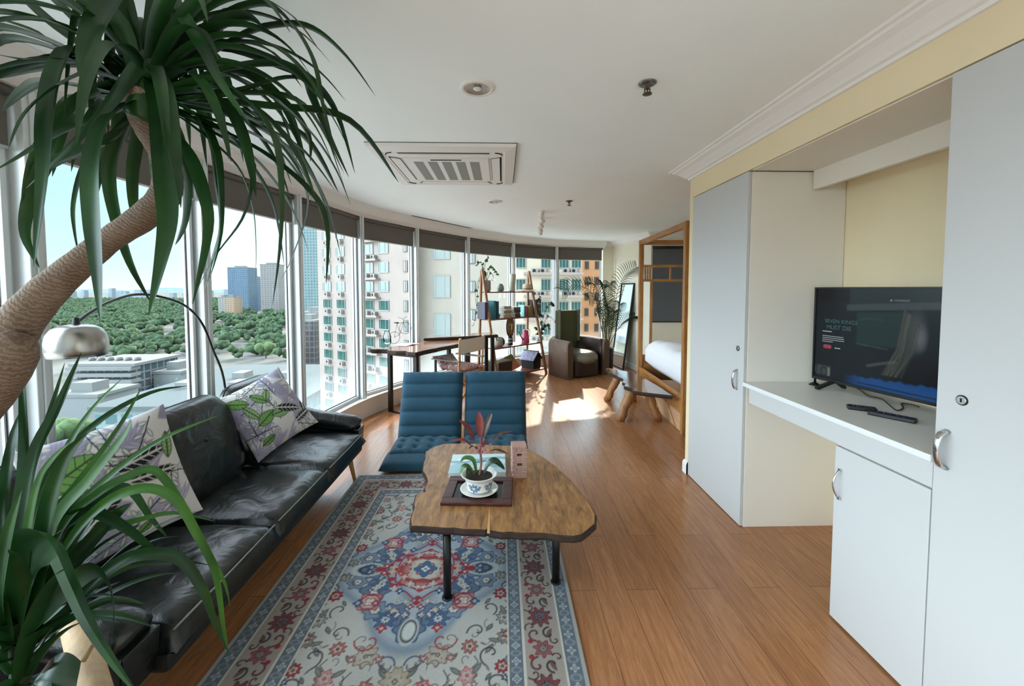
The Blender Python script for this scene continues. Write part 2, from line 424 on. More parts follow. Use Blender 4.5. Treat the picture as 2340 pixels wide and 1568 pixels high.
# ------------------------------------------------------------------ built-in cupboards on the right
def pull(parent, y, z0, z1, x, depth=.032, th=.012):
    pts = []
    for k in range(13):
        s = k / 12; pts.append((x - depth * math.sin(PI * s) ** .34, y, z0 + (z1 - z0) * s))
    return obj('handle', MB().tube(pts, th / 2, 8, sx=1.6), m_chrome, parent)
def lock(parent, y, z, x):
    q = MB().tube([(x, y, z), (x - .006, y, z)], [.016, .0145], 16)
    o = obj('lock', q, m_chrome, parent)
    obj('lock_ring', MB().tube([(x, y, z), (x - .0035, y, z)], [.0185, .0185], 20), m_black, o)
    obj('keyhole', MB().box(x - .0075, x - .006, y - .002, y + .002, z - .007, z + .007), m_dark, o)
t = thing('wardrobe', 'tall white flush wardrobe left of the television niche', 'wardrobe', (XW, 2.68, 0))
obj('body', MB().box(.02, .66, .0, .785, 0, 2.43), m_lam2, t, .001)
dr = obj('door', MB().box(-.004, .018, .004, .783, .006, 2.432), m_lam, t, .002)
pull(dr, .075, .945, 1.085, -.004); lock(dr, .072, 1.235, -.004)
t = thing('wall_cabinet', 'huge white cupboard at the right edge with steel handle and lock', 'wardrobe', (XW, 1.47, 0))
obj('body', MB().box(.02, .66, -2.6, -.001, .0, 2.43), m_lam2, t, .001)
dr = obj('door', MB().box(-.004, .018, -.86, -.003, .004, 2.432), m_lam, t, .002)
pull(dr, -.045, .985, 1.125, -.004, .04, .016); lock(dr, -.088, 1.252, -.004)
dr = obj('door', MB().box(-.004, .018, -1.74, -.866, .004, 2.432), m_lam, t, .002)
t = thing('counter', 'white counter in the niche under the television', 'counter', (XW, 1.47, .9))
obj('worktop', MB().box(-.012, .66, .002, 1.207, .088, .115), mat('white laminate top', '#e2e2df', .35), t, .003)
obj('apron', MB().box(0, .02, .002, 1.15, -.012, .088).box(.02, .66, .002, 1.15, .0, .088), m_lam, t, .001)
t = thing('base_cabinet', 'white base cabinet with curved handle below the counter', 'cabinet', (XW, 1.47, 0))
obj('body', MB().box(.02, .66, .002, .44, .1, .885).box(.03, .66, .01, .44, 0, .1), m_lam2, t, .001)
dr = obj('door', MB().box(-.002, .018, .004, .446, .012, .878), m_lam, t, .002)
hz = MB()
for zz in (.63, .77): hz.box(-.014, -.002, .402, .414, zz - .006, zz + .006)
hz.tube([(-.012 - .028 * math.sin(PI * k / 12), .408, .63 + .14 * k / 12) for k in range(13)], .0045, 8)
obj('handle', hz, m_chrome, dr)

# ------------------------------------------------------------------ things on the ceiling
t = thing('ceiling_air_conditioner', 'square white cassette air conditioner set in the ceiling', 'air conditioner', (-.44, 3.5, CEILZ))
h = .545
def ringpl(a, b, z0, z1): return [(-a, -a, z0), (a, -a, z0), (a, a, z0), (-a, a, z0), (-b, -b, z1), (b, -b, z1), (b, b, z1), (-b, b, z1)]
RF = [(0, 1, 5, 4), (1, 2, 6, 5), (2, 3, 7, 6), (3, 0, 4, 7)]
obj('shadow_gap', MB().box(-h - .004, h + .004, -h - .004, h + .004, -.003, 0), m_dark, t)
pq = MB().add(ringpl(h, h - .006, -.003, -.026), RF).add(ringpl(h - .006, .46, -.026, -.04), RF).add(ringpl(.46, .45, -.04, -.034), RF)
pq.box(-.45, .45, -.45, .45, -.036, -.03)
obj('panel', pq, m_plas, t)
for k in range(4):
    Mz = Matrix.Rotation(k * PI / 2, 4, 'Z')
    o = obj('air_slot', MB().add([(-.35, -.435, -.0375), (.35, -.435, -.0375), (.305, -.35, -.0375), (-.305, -.35, -.0375)], [(0, 3, 2, 1)], M=Mz), m_dark, t)
    obj('louver', MB().prism([(-.333, -.42), (.333, -.42), (.298, -.354), (-.298, -.354)], -.046, -.038, Mz), m_plas, o)
    cc = [(.385 + .055 * math.cos(R(a)), -.385 + .055 * math.sin(R(a)), -.039) for a in range(-90, 1, 15)]
    obj('corner_seam', MB().tube([Mz @ Vector(c) for c in cc], .004, 5), m_dark, t)
obj('grille_frame', MB().add(ringpl(.335, .33, -.036, -.046), RF).box(-.33, .33, -.33, .33, -.046, -.04), m_plas, t, .002)
m_gr = mat('grille grey', '#8f9088', .7)
for k in range(5):
    x = -.262 + k * .111
    o = obj('grille_band', MB().box(x, x + .074, -.25, .28, -.0475, -.046), m_gr, t)
obj('name_bar', MB().box(-.12, .12, -.305, -.285, -.0475, -.046), m_dark, t)
m_lens = mat('lamp reflector', '#bdbab4', .12, 1.0, bump=.6, bs=90)
for (x, y), lab in (((-.13, 2.157), 'recessed round downlight nearest the viewer, before the air conditioner'), ((-.09, 4.9), 'recessed round downlight beyond the air conditioner')):
    t = thing('downlight', lab, 'ceiling light', (x, y, CEILZ), 0, 'recessed downlights')
    obj('trim_ring', MB().lathe([(.088, 0), (.09, -.006), (.082, -.011), (.070, -.012), (.066, -.006)], 32), m_plas, t)
    o = obj('reflector', MB().lathe([(.066, -.008), (.05, -.004), (.02, -.002), (.001, -.002)], 32), m_lens, t)
    obj('bulb', MB().ell((0, 0, -.006), (.022, .022, .009), 14, 8), mat('frosted bulb', '#e8e4dc', .3), t)
m_brass = mat('aged brass', '#5a4d3c', .35, .9)
for (x, y), lab in (((.742, 2.09), 'brass fire sprinkler on the ceiling nearest the viewer'), ((.80, 4.85), 'small fire sprinkler on the far ceiling beyond the first')):
    t = thing('fire_sprinkler', lab, 'sprinkler', (x, y, CEILZ), 0, 'fire sprinklers')
    obj('escutcheon', MB().lathe([(.045, 0), (.045, -.004), (.03, -.012), (.014, -.012), (.012, -.03), (.001, -.03)], 24), mat('dull steel', '#77736b', .35, .8), t)
    obj('yoke', MB().bar((-.014, 0, -.028), (-.012, 0, -.052), .005).bar((.014, 0, -.028), (.012, 0, -.052), .005).bar((0, 0, -.028), (0, 0, -.05), .006), m_brass, t)
    obj('deflector', MB().lathe([(.001, -.05), (.022, -.052), (.024, -.056), (.001, -.058)], 16), m_brass, t)
t = thing('slot_vent', 'long thin black linear slot vent in the ceiling by the windows', 'vent', (-.92, 6.45, CEILZ), math.atan2(1.19, .76))
obj('frame', MB().box(-.72, .72, -.035, .035, -.004, 0), m_plas, t)
obj('slot', MB().box(-.70, .70, -.02, .02, -.0055, -.004), m_dark, t)
t = thing('track_light', 'white ceiling track with small spot heads over the far floor', 'track light', (.575, 6.1, CEILZ), -.07)
obj('track', MB().box(-.017, .017, -.65, .75, -.02, 0), m_plas, t, .003)
for k, y in enumerate((-.55, -.05, .4, .72)):
    sp = obj('spot_head', MB().tube([(0, y, -.02), (0, y, -.06)], .008, 8).tube([(-.02, y - .045, -.075), (.0, y, -.085), (.02, y + .05, -.12)], [.02, .032, .036], 14), m_plas, t)
    obj('lens', MB().tube([(.0205, y + .0515, -.121), (.021, y + .053, -.122)], .03, 14), m_dark, sp)
# ------------------------------------------------------------------ rug
def make_rug():
    W_, L_ = 1.63, 2.42; nx, ny = 380, 564
    x = np.linspace(-W_ / 2, W_ / 2, nx); y = np.linspace(-L_ / 2, L_ / 2, ny)
    X, Y = [a.ravel() for a in np.meshgrid(x, y)]
    A, B = np.abs(X), np.abs(Y)
    p = Pat(A, B, '#b9b9b2')
    hw, hl = W_ / 2, L_ / 2
    d = np.minimum(hw - A, hl - B)                              # distance to the edge
    side = (hw - A) < (hl - B)
    s = np.where(side, B, A)                                    # running coordinate along the border
    slate, slate2, cream, red, navy, dk, pink, tan = '#66717c', '#87919a', '#cfc9bd', '#9a3038', '#3b5573', '#35333c', '#c2a7a4', '#a08a78'
    # field: central medallion
    def scal(cx, cy, r, n, amp, col, line=dk, sq=1.0, inner=None, rot=0):
        p.flower(cx, cy, r * .7, n, col, line, inner or cream, amp * .8, rot, sq)
    p.flower(0, 0, .36, 8, '#a9b3b9', '#8796a3', '#a9b3b9', .12, .39, 1.15); p.flower(0, 0, .47, 4, '#a9b3b9', '#8796a3', '#a5b0b7', .14, 0, 1.1)
    for cx, cy, r in ((.30, .0, .12), (.24, .16, .12), (.10, .33, .11), (.20, .30, .09), (.0, .42, .11), (.36, .10, .08)):
        scal(cx, cy, r, 6, .18, '#65758a' if r > .1 else '#7b8a9b', navy)
    for cx, cy in ((.22, .12), (.13, .36)): p.flower(cx, cy, .055, 8, '#4d6582', navy, '#c3c8c6')
    p.ell(.33, .0, .085, .05, '#c6c9c4', ring=.2); p.ell(.33, 0, .05, .03, dk, ring=.3); p.ell(0, .43, .05, .085, '#cbd0cc'); p.ell(0, .43, .035, .06, dk, ring=.25)
    scal(.245, .245, .085, 4, .3, '#bfa7a0', red, rot=.78)
    p.ell(.245, .245, .05, .05, red, ring=.25)
    scal(0, 0, .225, 8, .26, '#b07a76', red, 1.0, '#8fa9b8'); scal(0, 0, .16, 4, .25, '#c4bfae', red, rot=.78)
    p.ell(0, 0, .14, .10, red, ring=.22); scal(0, 0, .085, 4, .3, '#4a678a', navy, inner='#d6d2c4')
    for k in range(3): p.ell(.205 - k * .03, .03 + k * .05, .018, .018, red)
    p.ell(.0, .24, .025, .035, red); p.ell(.26, 0, .035, .022, red)
    for pts in ([(.25, .0), (.20, .06), (.16, .14), (.07, .18), (0, .25)], [(.17, .0), (.15, .10), (.09, .13), (0, .17)]): p.line(pts, .007, red)
    # field: scrolls, palmettes, small flowers
    for cx, cy, r, n, c1, c2 in ((.44, .20, .05, 7, red, dk), (.44, .06, .045, 6, '#7b7f7a', dk), (.46, .36, .055, 8, '#8b8f8c', dk), (.30, .52, .05, 8, '#a2655f', dk), (.16, .56, .075, 7, '#b0a594', '#6b5a58'),
                                 (.30, .66, .055, 6, '#b98d8a', red), (.45, .62, .045, 8, '#9a3a40', dk), (.0, .68, .085, 8, '#b0a48f', '#7b6d62'), (.20, .76, .04, 8, '#3d6670', dk), (.36, .80, .04, 6, tan, dk),
                                 (.45, .78, .042, 8, '#b08076', dk), (.10, .88, .055, 7, '#5b6f88', navy), (.0, .93, .07, 9, red, '#5b2226'), (.24, .92, .055, 7, '#a99a86', dk), (.38, .95, .05, 8, '#8a2f3a', dk), (.12, .70, .04, 6, '#b06a68', red),
                                 (.47, .47, .06, 8, '#8a8078', dk), (.50, .92, .06, 6, '#6e7f86', navy)):
        p.flower(cx, cy, r * .74, n + 1, c1, c2, '#b7b6ac', .16); p.flower(cx, cy, r * .4, 5, '#b2ada2', c1, c2, .2)
        p.line([(cx + r * .5, cy + r), (cx + r * .9, cy + r * 1.6), (cx + r * .4, cy + r * 2.1)], .0045, dk, .8)
        p.leaf(cx - r, cy + r * .6, r * 1.1, r * .5, 2.2, '#7f877f', dk, None, lw=.005)
    for cx, cy, r, a0, tn, c in ((.17, .48, .07, 0, 5, red), (.38, .30, .05, 1, -5, dk), (.40, .56, .06, 2, 5, dk), (.13, .80, .06, 0, -5, red), (.28, .86, .06, 2.4, 5, dk), (.42, .70, .055, 0, -5, dk), (.07, .60, .05, 3, 5, navy), (.33, .44, .05, 3, 5, dk), (.48, .14, .04, 2, 5, dk)):
        p.line(scroll(cx, cy, r, a0, tn), .006, c, .9)
    for cx, cy, a in ((.22, .62, .6), (.36, .60, 2.2), (.08, .76, 1.2), (.30, .76, -.6), (.40, .90, .9), (.17, .90, 2.5), (.38, .48, .3), (.44, .28, 1.2), (.49, .55, 2)):
        p.leaf(cx, cy, .07, .03, a, '#7d8781', '#4a4c4c', None, lw=.005)
    rr_ = random.Random(21)
    for k in range(70):   # small filler sprigs
        cx, cy = rr_.uniform(.03, .5), rr_.uniform(.05, 1.0)
        if (cx / .42) ** 2 + (cy / .52) ** 2 < 1: continue
        q_ = rr_.random(); a = rr_.uniform(0, 6.28)
        if q_ < .35: p.flower(cx, cy, rr_.uniform(.012, .02), 5, rr_.choice(['#8f4147', '#4d5f72', '#8b7d70', '#a5706c']), dk, '#c5c1b6', .25)
        elif q_ < .7: p.line(scroll(cx, cy, rr_.uniform(.025, .045), a, rr_.choice([-4, 4])), .0035, rr_.choice([dk, '#5b5350', '#6a4a48']), .8)
        else: p.leaf(cx, cy, .045, .016, a, '#7f8a86', '#54585a', None, lw=.004)
    for k in range(26):   # fine detail inside the medallion
        a = rr_.uniform(0, PI / 2); q_ = rr_.uniform(.08, .46); cx, cy = q_ * math.cos(a) * .85, q_ * math.sin(a)
        p.flower(cx, cy, rr_.uniform(.012, .024), 4, rr_.choice(['#c6c5bb', '#a23b42', '#3f5a78', '#c0b49a']), rr_.choice([navy, red, dk]), '#d2cfc4', .3)
    # corner pieces
    cs = .5; q = np.hypot(A - .53, B - 1.0)
    for rr, col in ((.2, dk), (.19, '#93a0a4'), (.12, dk), (.112, '#b59a86'), (.06, red)):
        p.put((rr * (1 + .12 * np.cos(8 * np.arctan2(B - 1.0, A - .53))) - q) / .01, col)
    # border bands
    def band(d0, d1, col): p.put(np.minimum((d - d0), (d1 - d)) / .002 + .5, col)
    band(-.1, .018, '#a9a8a3'); band(.018, .085, slate); band(.085, .094, cream); band(.094, .262, '#a59c94'); band(.262, .272, cream); band(.272, .335, slate); band(.335, .343, cream)
    g = Pat(s, d, '#000000'); g.c = p.c
    for d0, per in ((.0515, .085), (.3035, .08)):
        u = ((s / per) % 1 - .5) * per
        gg = Pat(u, d - d0, '#000000'); gg.c = p.c
        gg.flower(0, 0, .02, 4, '#a9b1b4', '#4a545d', slate2, .3); gg.ell(.04, 0, .012, .02, '#8f989d', ring=.4); gg.ell(-.04, 0, .012, .02, '#8f989d', ring=.4); p.c = gg.c
    per = .36; u = ((s / per + .5) % 1 - .5) * per
    gg = Pat(u, d - .178, '#000000'); gg.c = p.c
    gg.flower(0, 0, .056, 9, '#7b4446', '#4d2328', '#a9948a', .2); gg.flower(0, 0, .026, 6, '#5a6a72', dk, red, .2)
    for sg in (-1, 1):
        gg.flower(sg * .18, .0, .042, 7, '#94585a', '#5b2a2c', '#7f8b8a', .2); gg.line(scroll(sg * .06, .05, .03, 1, 5 * sg), .005, '#4d3430'); gg.line(scroll(sg * .135, -.06, .025, 2, -5 * sg), .005, '#4d3430')
        gg.line(scroll(sg * .1, .03, .04, 0 if sg > 0 else PI, 5 * sg), .007, '#5d3a36'); gg.line(scroll(sg * .1, -.035, .036, 0 if sg < 0 else PI, -5 * sg), .007, dk)
        gg.leaf(sg * .07, -.05, .06, .025, .5 * sg + (0 if sg > 0 else PI), '#7f5a52', '#4a2f2c', None, lw=.004); gg.ell(sg * .14, .055, .014, .014, red)
    p.c = gg.c
    w = np.random.RandomState(3).normal(0, .035, (len(X), 1)) + 1
    tone = .95 + .06 * np.sin(X * 9 + np.cos(Y * 6) * 1.7)[:, None]
    mb = MB(); Z = .009 + .0008 * np.sin(X * 40) * np.cos(Y * 31)
    mb.v = [tuple(t) for t in np.stack([X, Y, Z], 1)]
    mb.f = [(j * nx + i, j * nx + i + 1, (j + 1) * nx + i + 1, (j + 1) * nx + i) for j in range(ny - 1) for i in range(nx - 1)]
    ring = [i for i in range(nx)] + [j * nx + nx - 1 for j in range(1, ny)] + [(ny - 1) * nx + i for i in range(nx - 2, -1, -1)] + [j * nx for j in range(ny - 2, 0, -1)]
    b0 = len(mb.v)
    for i in ring: mb.v.append((mb.v[i][0] * 1.001, mb.v[i][1] * 1.001, .0005))
    n = len(ring)
    mb.f += [(ring[k], b0 + k, b0 + (k + 1) % n, ring[(k + 1) % n]) for k in range(n)]
    mb.s = [True] * len(mb.f); mb.m = [0] * len(mb.f)
    c = np.clip(p.c * w * tone * .9, 0, 1); mb.c = np.vstack([c, c[ring]])
    o = obj('area_rug', mb, vcol('rug pile', .95, .1, .5, 500, sheen=.1), None, loc=(-.452, 2.30, 0))
    tag(o, 'pale Persian patterned rug with blue and red medallion under the coffee table', 'rug')
make_rug()

# ------------------------------------------------------------------ coffee table and what stands on it
TZ = .41
w_slab = wood('spalted slab', '#5c381b', '#ba8750', (7, 1.5, 7), .4, 4.2, .4)
w_edge = wood('bark edge', '#150b07', '#3f2717', (3, 3, 20), .8, 5, .8)
ot = [(-.59, 3.04), (-.55, 3.13), (-.47, 3.19), (-.3, 3.2), (-.1, 3.16), (.06, 3.14), (.18, 3.10), (.26, 3.0), (.33, 2.87), (.39, 2.72), (.44, 2.56), (.48, 2.42), (.50, 2.31), (.515, 2.14), (.49, 2.05), (.41, 1.96), (.36, 1.945),
      (.22, 1.975), (.1, 1.985), (0, 1.99), (-.06, 2.0), (-.075, 2.02), (-.09, 2.005), (-.2, 2.02), (-.35, 2.045), (-.485, 2.06), (-.495, 2.12), (-.52, 2.28), (-.535, 2.39), (-.51, 2.405), (-.478, 2.41), (-.49, 2.46), (-.485, 2.55), (-.5, 2.6), (-.545, 2.71), (-.56, 2.8), (-.57, 2.9)]
o2 = []
for i, (x, y) in enumerate(dens(ot, .05)): o2.append((x + rnd.uniform(-.006, .006), y + rnd.uniform(-.006, .006)))
TC = (-.03, 2.55)
t = thing('coffee_table', 'low live-edge wooden slab coffee table with black pipe legs on the rug', 'coffee table', (*TC, .009))
loc = [(x - TC[0], y - TC[1]) for x, y in o2]
def slab(o, z0, z1, ins=.012, mats=True):
    n = len(o); cx, cy = sum(p[0] for p in o) / n, sum(p[1] for p in o) / n
    def sh(k, z): return [(x - math.copysign(min(k, abs(x - cx)), x - cx) * abs(x - cx) / (math.hypot(x - cx, y - cy) + .001), y - math.copysign(min(k, abs(y - cy)), y - cy) * abs(y - cy) / (math.hypot(x - cx, y - cy) + .001), z) for x, y in o]
    rows = [sh(.03, z0), sh(.006, z0 + .01), sh(0, (z0 + z1) / 2), sh(.004, z1 - .006), sh(.012, z1)]
    mb = MB(); vs = sum(rows, [])
    fs = [(j * n + k, j * n + (k + 1) % n, (j + 1) * n + (k + 1) % n, (j + 1) * n + k) for j in range(4) for k in range(n)]
    mb.add(vs, fs, False, None, 1)
    mb.f.append(list(range(4 * n, 5 * n))); mb.s.append(False); mb.m.append(0)
    mb.f.append(list(reversed(range(n)))); mb.s.append(False); mb.m.append(1)
    return mb
obj('tabletop', slab(loc, TZ - .054, TZ - .009), [w_slab, w_edge], t)
obj('crack', MB().prism([(-.05, -.56), (-.035, -.56), (-.04, -.42), (-.043, -.30), (-.048, -.42)], TZ - .0095, TZ - .0085), mat('pale split wood', '#c9a06a', .7), t)
for x, y in ((-.294, 2.075), (.297, 2.175), (-.36, 2.95), (.12, 2.95)):
    lg = MB().tube([(x - TC[0], y - TC[1], .006), (x - TC[0], y - TC[1], TZ - .06)], .021, 14).lathe([(.001, 0), (.029, 0), (.029, .006), (.001, .006)], 18, Matrix.Translation((x - TC[0], y - TC[1], 0)))
    obj('leg', lg, m_black, t)
# tray
w_dk = wood('dark red wood', '#2c120e', '#5b2b22', (3, 14, 14), .35, 3, .2)
t = thing('tray', 'square dark wooden tray under the potted plant on the coffee table', 'tray', (-.145, 2.41, TZ), R(-3))
obj('base', MB().box(-.17, .17, -.12, .12, 0, .008), mat('tray black inlay', '#17110f', .25), t)
for (x0, x1, y0, y1) in ((-.205, .205, -.165, -.105), (-.205, .205, .105, .165), (-.205, -.145, -.105, .105), (.145, .205, -.105, .105)):
    obj('rim', MB().box(x0, x1, y0, y1, 0, .019), w_dk, t, .004)
# saucer, pot, plant
m_por = mat('porcelain', '#e6e2d8', .12, coat=.3)
t = thing('saucer', 'cream porcelain saucer under the blue and white pot', 'saucer', (-.142, 2.40, TZ + .0085))
obj('dish', MB().lathe([(.001, 0), (.06, 0), (.09, .008), (.113, .02), (.115, .023), (.108, .022), (.06, .008), (.001, .007)], 40), m_por, t)
t = thing('potted_plant', 'red-leaved ti plant in a blue and white porcelain pot on the tray', 'potted plant', (-.142, 2.40, TZ + .0165))
prof = [(.001, 0), (.062, 0), (.070, .006), (.078, .03), (.083, .055), (.084, .075), (.087, .088), (.100, .098), (.111, .104), (.112, .107), (.104, .107), (.09, .10), (.082, .09), (.078, .085)]
pr2 = []
for a, b in zip(prof[:-1], prof[1:]):
    for k in range(4): pr2.append((a[0] + (b[0] - a[0]) * k / 4, a[1] + (b[1] - a[1]) * k / 4))
pr2.append(prof[-1])
mb = MB().lathe(pr2, 120)
V = np.array(mb.v); th = np.arctan2(V[:, 1], V[:, 0]); zz = V[:, 2]
per = 2 * PI / 5; u = ((th / per) % 1 - .5) * per * .083
pp = Pat(u, zz, '#e8e6df')
out = (np.hypot(V[:, 0], V[:, 1]) > .06) & (zz < .09) & (zz > .004)
pp.flower(0, .045, .026, 7, '#5d82a8', '#2c4468', '#dfe3e4', .22); pp.leaf(.02, .03, .03, .016, .9, '#54789c', '#2c4468', None, lw=.003); pp.leaf(-.02, .03, .03, .016, 2.2, '#6b8db0', '#2c4468', None, lw=.003)
pp.leaf(.022, .062, .026, .014, -.4, '#6a86a0', '#2c4468', None, lw=.003); pp.leaf(-.022, .064, .026, .014, 3.5, '#41608c', '#2c4468', None, lw=.003); pp.line([(-.06, .012), (.06, .012)], .002, '#3c5a80'); pp.line([(-.06, .08), (.06, .08)], .002, '#3c5a80')
c0 = np.array(lin('#e8e6df')); mb.c = np.where(out[:, None], pp.c, c0)
obj('pot', mb, vcol('painted porcelain', .12, .5), t)
m_soil = mat('soil', '#2c2119', .95, var=.4, vs=60, bump=1, bs=120)
obj('soil', MB().lathe([(.082, .088), (.05, .093), (.001, .092)], 24), m_soil, t)
def ribbon_leaf(mb, P, wmax, prof=None, fold=.25, n=5, up=None, roll=0):
    """a leaf blade along the centre line P, V-folded, widest where prof says"""
    C = catmull(P, n); m = len(C); vs = []; Nn = None
    for i, p in enumerate(C):
        t_ = (C[min(i + 1, m - 1)] - C[max(i - 1, 0)]).normalized()
        if Nn is None:
            Nn = Vector(up) if up else Vector((0, 0, 1))
            if abs(Nn.dot(t_)) > .95: Nn = Vector((.3, -1, .2))
        Nn = (Nn - t_ * Nn.dot(t_)).normalized(); B = t_.cross(Nn)
        if roll: 
            q = Matrix.Rotation(roll * i / m, 3, t_); B2, N2 = q @ B, q @ Nn
        else: B2, N2 = B, Nn
        s_ = i / (m - 1); w_ = wmax / 2 * (prof(s_) if prof else max(.02, min(1, .45 + 2.2 * s_) * (1 - s_ ** 3) ** .9))
        vs += [p + B2 * w_ + N2 * w_ * fold, p + B2 * w_ * .5 + N2 * w_ * fold * .35, p.copy(), p - B2 * w_ * .5 + N2 * w_ * fold * .35, p - B2 * w_ + N2 * w_ * fold]
    fs = [(i * 5 + k, i * 5 + k + 1, (i + 1) * 5 + k + 1, (i + 1) * 5 + k) for i in range(m - 1) for k in range(4)]
    mb.add(vs, fs, True); return mb
ell_p = lambda s: max(.06, math.sin(PI * min(1, s * .96 + .04)) ** .7)
m_tired = mat('red ti leaf', '#8c3a35', .4, var=.35, vs=20); m_tidk = mat('dark ti leaf', '#4c3a30', .4, var=.3, vs=20); m_stem = mat('pink stem', '#c98a94', .5)
obj('stem', MB().tube(catmull([(.0, 0, .09), (.012, .0, .16), (.008, -.004, .235)], 4), .007, 8), mat('grey stem', '#7d6150', .7), t)
for az, el, l, w_, m_ in ((100, 78, .27, .05, m_tired), (60, 64, .27, .048, m_tidk), (150, 58, .25, .05, m_tired), (20, 40, .25, .044, m_tidk), (190, 42, .2, .044, m_tired), (-20, 20, .17, .028, m_tidk), (240, 45, .15, .026, m_tidk), (300, 55, .17, .03, m_tired), (210, 62, .2, .03, m_tidk)):
    a, e = R(az), R(el); hx = Vector((math.cos(a) * math.cos(e), math.sin(a) * math.cos(e) * .8, math.sin(e)))
    b = Vector((.008, -.004, .225)); pp_ = [b, b + hx * l * .35, b + hx * l * .7 + Vector((0, 0, -.008)), b + hx * l + Vector((math.cos(a) * .02, 0, -.02 if el > 50 else -.045))]
    obj('leaf', ribbon_leaf(MB(), pp_, w_, lambda s: .18 if s < .35 else max(.05, math.sin(PI * (s - .3) / .7) ** .7), .4), m_, t)
    obj('stalk', MB().tube([b, b + hx * l * .37], .0035, 6), m_stem, t)
m_grn = mat('green leaf', '#3f6b35', .35, var=.25, vs=15); m_dkg = mat('dark green leaf', '#1f3a26', .3, var=.2, vs=15)
for P, w_, m_ in (([(.03, .01, .095), (.06, .02, .15), (.1, .02, .165), (.155, .01, .12)], .06, m_dkg), ([(-.03, 0, .095), (-.06, 0, .14), (-.09, -.01, .15), (-.115, -.02, .11)], .04, m_grn), ([(-.05, .01, .095), (-.07, .02, .13), (-.075, -.03, .12), (-.07, -.05, .08)], .035, m_grn), ([(-.02, .03, .095), (-.04, .06, .16), (-.09, .07, .17), (-.12, .06, .15)], .03, m_grn)):
    obj('leaf', ribbon_leaf(MB(), P, w_, ell_p, .3), m_, t)
# book, tower of blocks
mb = MB(); mb.grid(lambda u, v: ((u - .5) * .38, (v - .5) * .3, .031), 76, 60)
V = np.array(mb.v); pp = Pat(V[:, 0], V[:, 1], '#c3d8dc')
pp.put((V[:, 1] + .04 * np.sin(V[:, 0] * 18) < -.02) * 1.0, '#9fc0c8'); pp.put((np.abs(V[:, 1] - .05 - .03 * np.sin(V[:, 0] * 11)) < .02) * .8, '#6f9ca6'); pp.ell(-.1, .06, .05, .03, '#e9efef'); pp.ell(.1, -.05, .08, .03, '#7aa7ad'); pp.ell(.02, .02, .05, .018, '#4f7f86', .4)
mb.c = pp.c
t = thing('book', 'large pale blue covered book lying behind the potted plant', 'book', (-.17, 2.75, TZ), R(1))
obj('cover', mb, vcol('book cover', .25, .5), t)
obj('pages', MB().box(-.188, .188, -.148, .148, .002, .0305), mat('page edges', '#cfd3cf', .8), t)
obj('back_cover', MB().box(-.19, .19, -.15, .15, 0, .002), mat('cover board', '#9fb6bc', .4), t)
m_blk = wood('block wood', '#a98074', '#c9a498', (8, 8, 8), .6, 4, .1)
bl = None
for k in range(13):
    for j in (-1, 0, 1):
        if k in (5, 9) and j == 0: continue
        if bl is None:
            bl = obj('wooden_block', MB().box(-.0485, .0485, -.0158, .0158, 0, .0155), m_blk, bevel=.0015)
            tag(bl, 'small pinkish wooden block stacked in the tower on the coffee table', 'toy block', 'blocks of the stacking tower'); o = bl
        else: o = bl.copy(); COL.objects.link(o)
        jx, jy = rnd.uniform(-.002, .002), rnd.uniform(-.002, .002)
        rz = R(4) + (PI / 2 if k % 2 else 0)
        px, py = (math.cos(rz + PI / 2) * j * .0325, math.sin(rz + PI / 2) * j * .0325)
        o.location = (.108 + px + jx, 2.63 + py + jy, TZ + k * .0162); o.rotation_euler = (0, 0, rz)

# ------------------------------------------------------------------ blue floor chairs
m_blue = mat('blue suede', '#124053', .85, var=.1, vs=9, sheen=.1, bump=.15, bs=200)
def chan_pad(w, l, th, n, nu=34, nv=70, tuft=None):
    """padded panel with n cross channels; x across, y along, front face up"""
    mb = MB()
    def z(u, v):
        a = 2 * u - 1
        e = max(0, 1 - abs(a) ** 7) ** .4 * max(0, 1 - abs(2 * v - 1) ** 14) ** .4
        ch = abs(math.sin(PI * v * n)) ** .38
        pk = .012 * math.sin(a * 26) * max(0, (abs(2 * v - 1) - .78)) / .22 * .5
        q = th * e * (.62 + .38 * ch) + pk * e
        if tuft:
            for tu, tv in tuft: q -= th * .32 * math.exp(-(((u - tu) * w) ** 2 + ((v - tv) * l) ** 2) / .0011)
        return q
    fx = lambda u: (u - .5) * w
    mb.grid(lambda u, v: (fx(u), v * l, z(u, v)), nu, nv)
    mb.grid(lambda u, v: (fx(u), v * l, -.35 * th * max(0, 1 - abs(2 * u - 1) ** 5) ** .5 * max(0, 1 - abs(2 * v - 1) ** 8) ** .5), nu, nv)
    return mb
def floor_chair(x, y, label):
    t = thing('floor_chair', label, 'floor chair', (x, y, 0), 0, 'blue folding floor chairs')
    o = obj('backrest', chan_pad(.645, .71, .10, 5), m_blue, t, loc=(0, .06, .10), rot=(R(66), 0, 0))
    o = obj('seat', chan_pad(.645, .40, .085, 1, 64, 50, [(u, v) for u in (.17, .39, .61, .83) for v in (.2, .5, .8)]), m_blue, t, loc=(0, -.30, .085), rot=(R(3), 0, 0))
    o = obj('front_pad', chan_pad(.66, .30, .075, 1, 34, 30), m_blue, t, loc=(-.03, -.46, .032), rot=(R(5), 0, 0))
    obj('hinge', MB().tube([(-.27, .06, .06), (.27, .06, .06)], .03, 10), mat('dark blue cloth', '#1c3b4c', .9), t)
    return t
floor_chair(-.745, 3.99, 'blue channel-padded floor chair on the left, nearer the sofa')
floor_chair(-.075, 4.02, 'blue channel-padded floor chair on the right, behind the red ti plant')

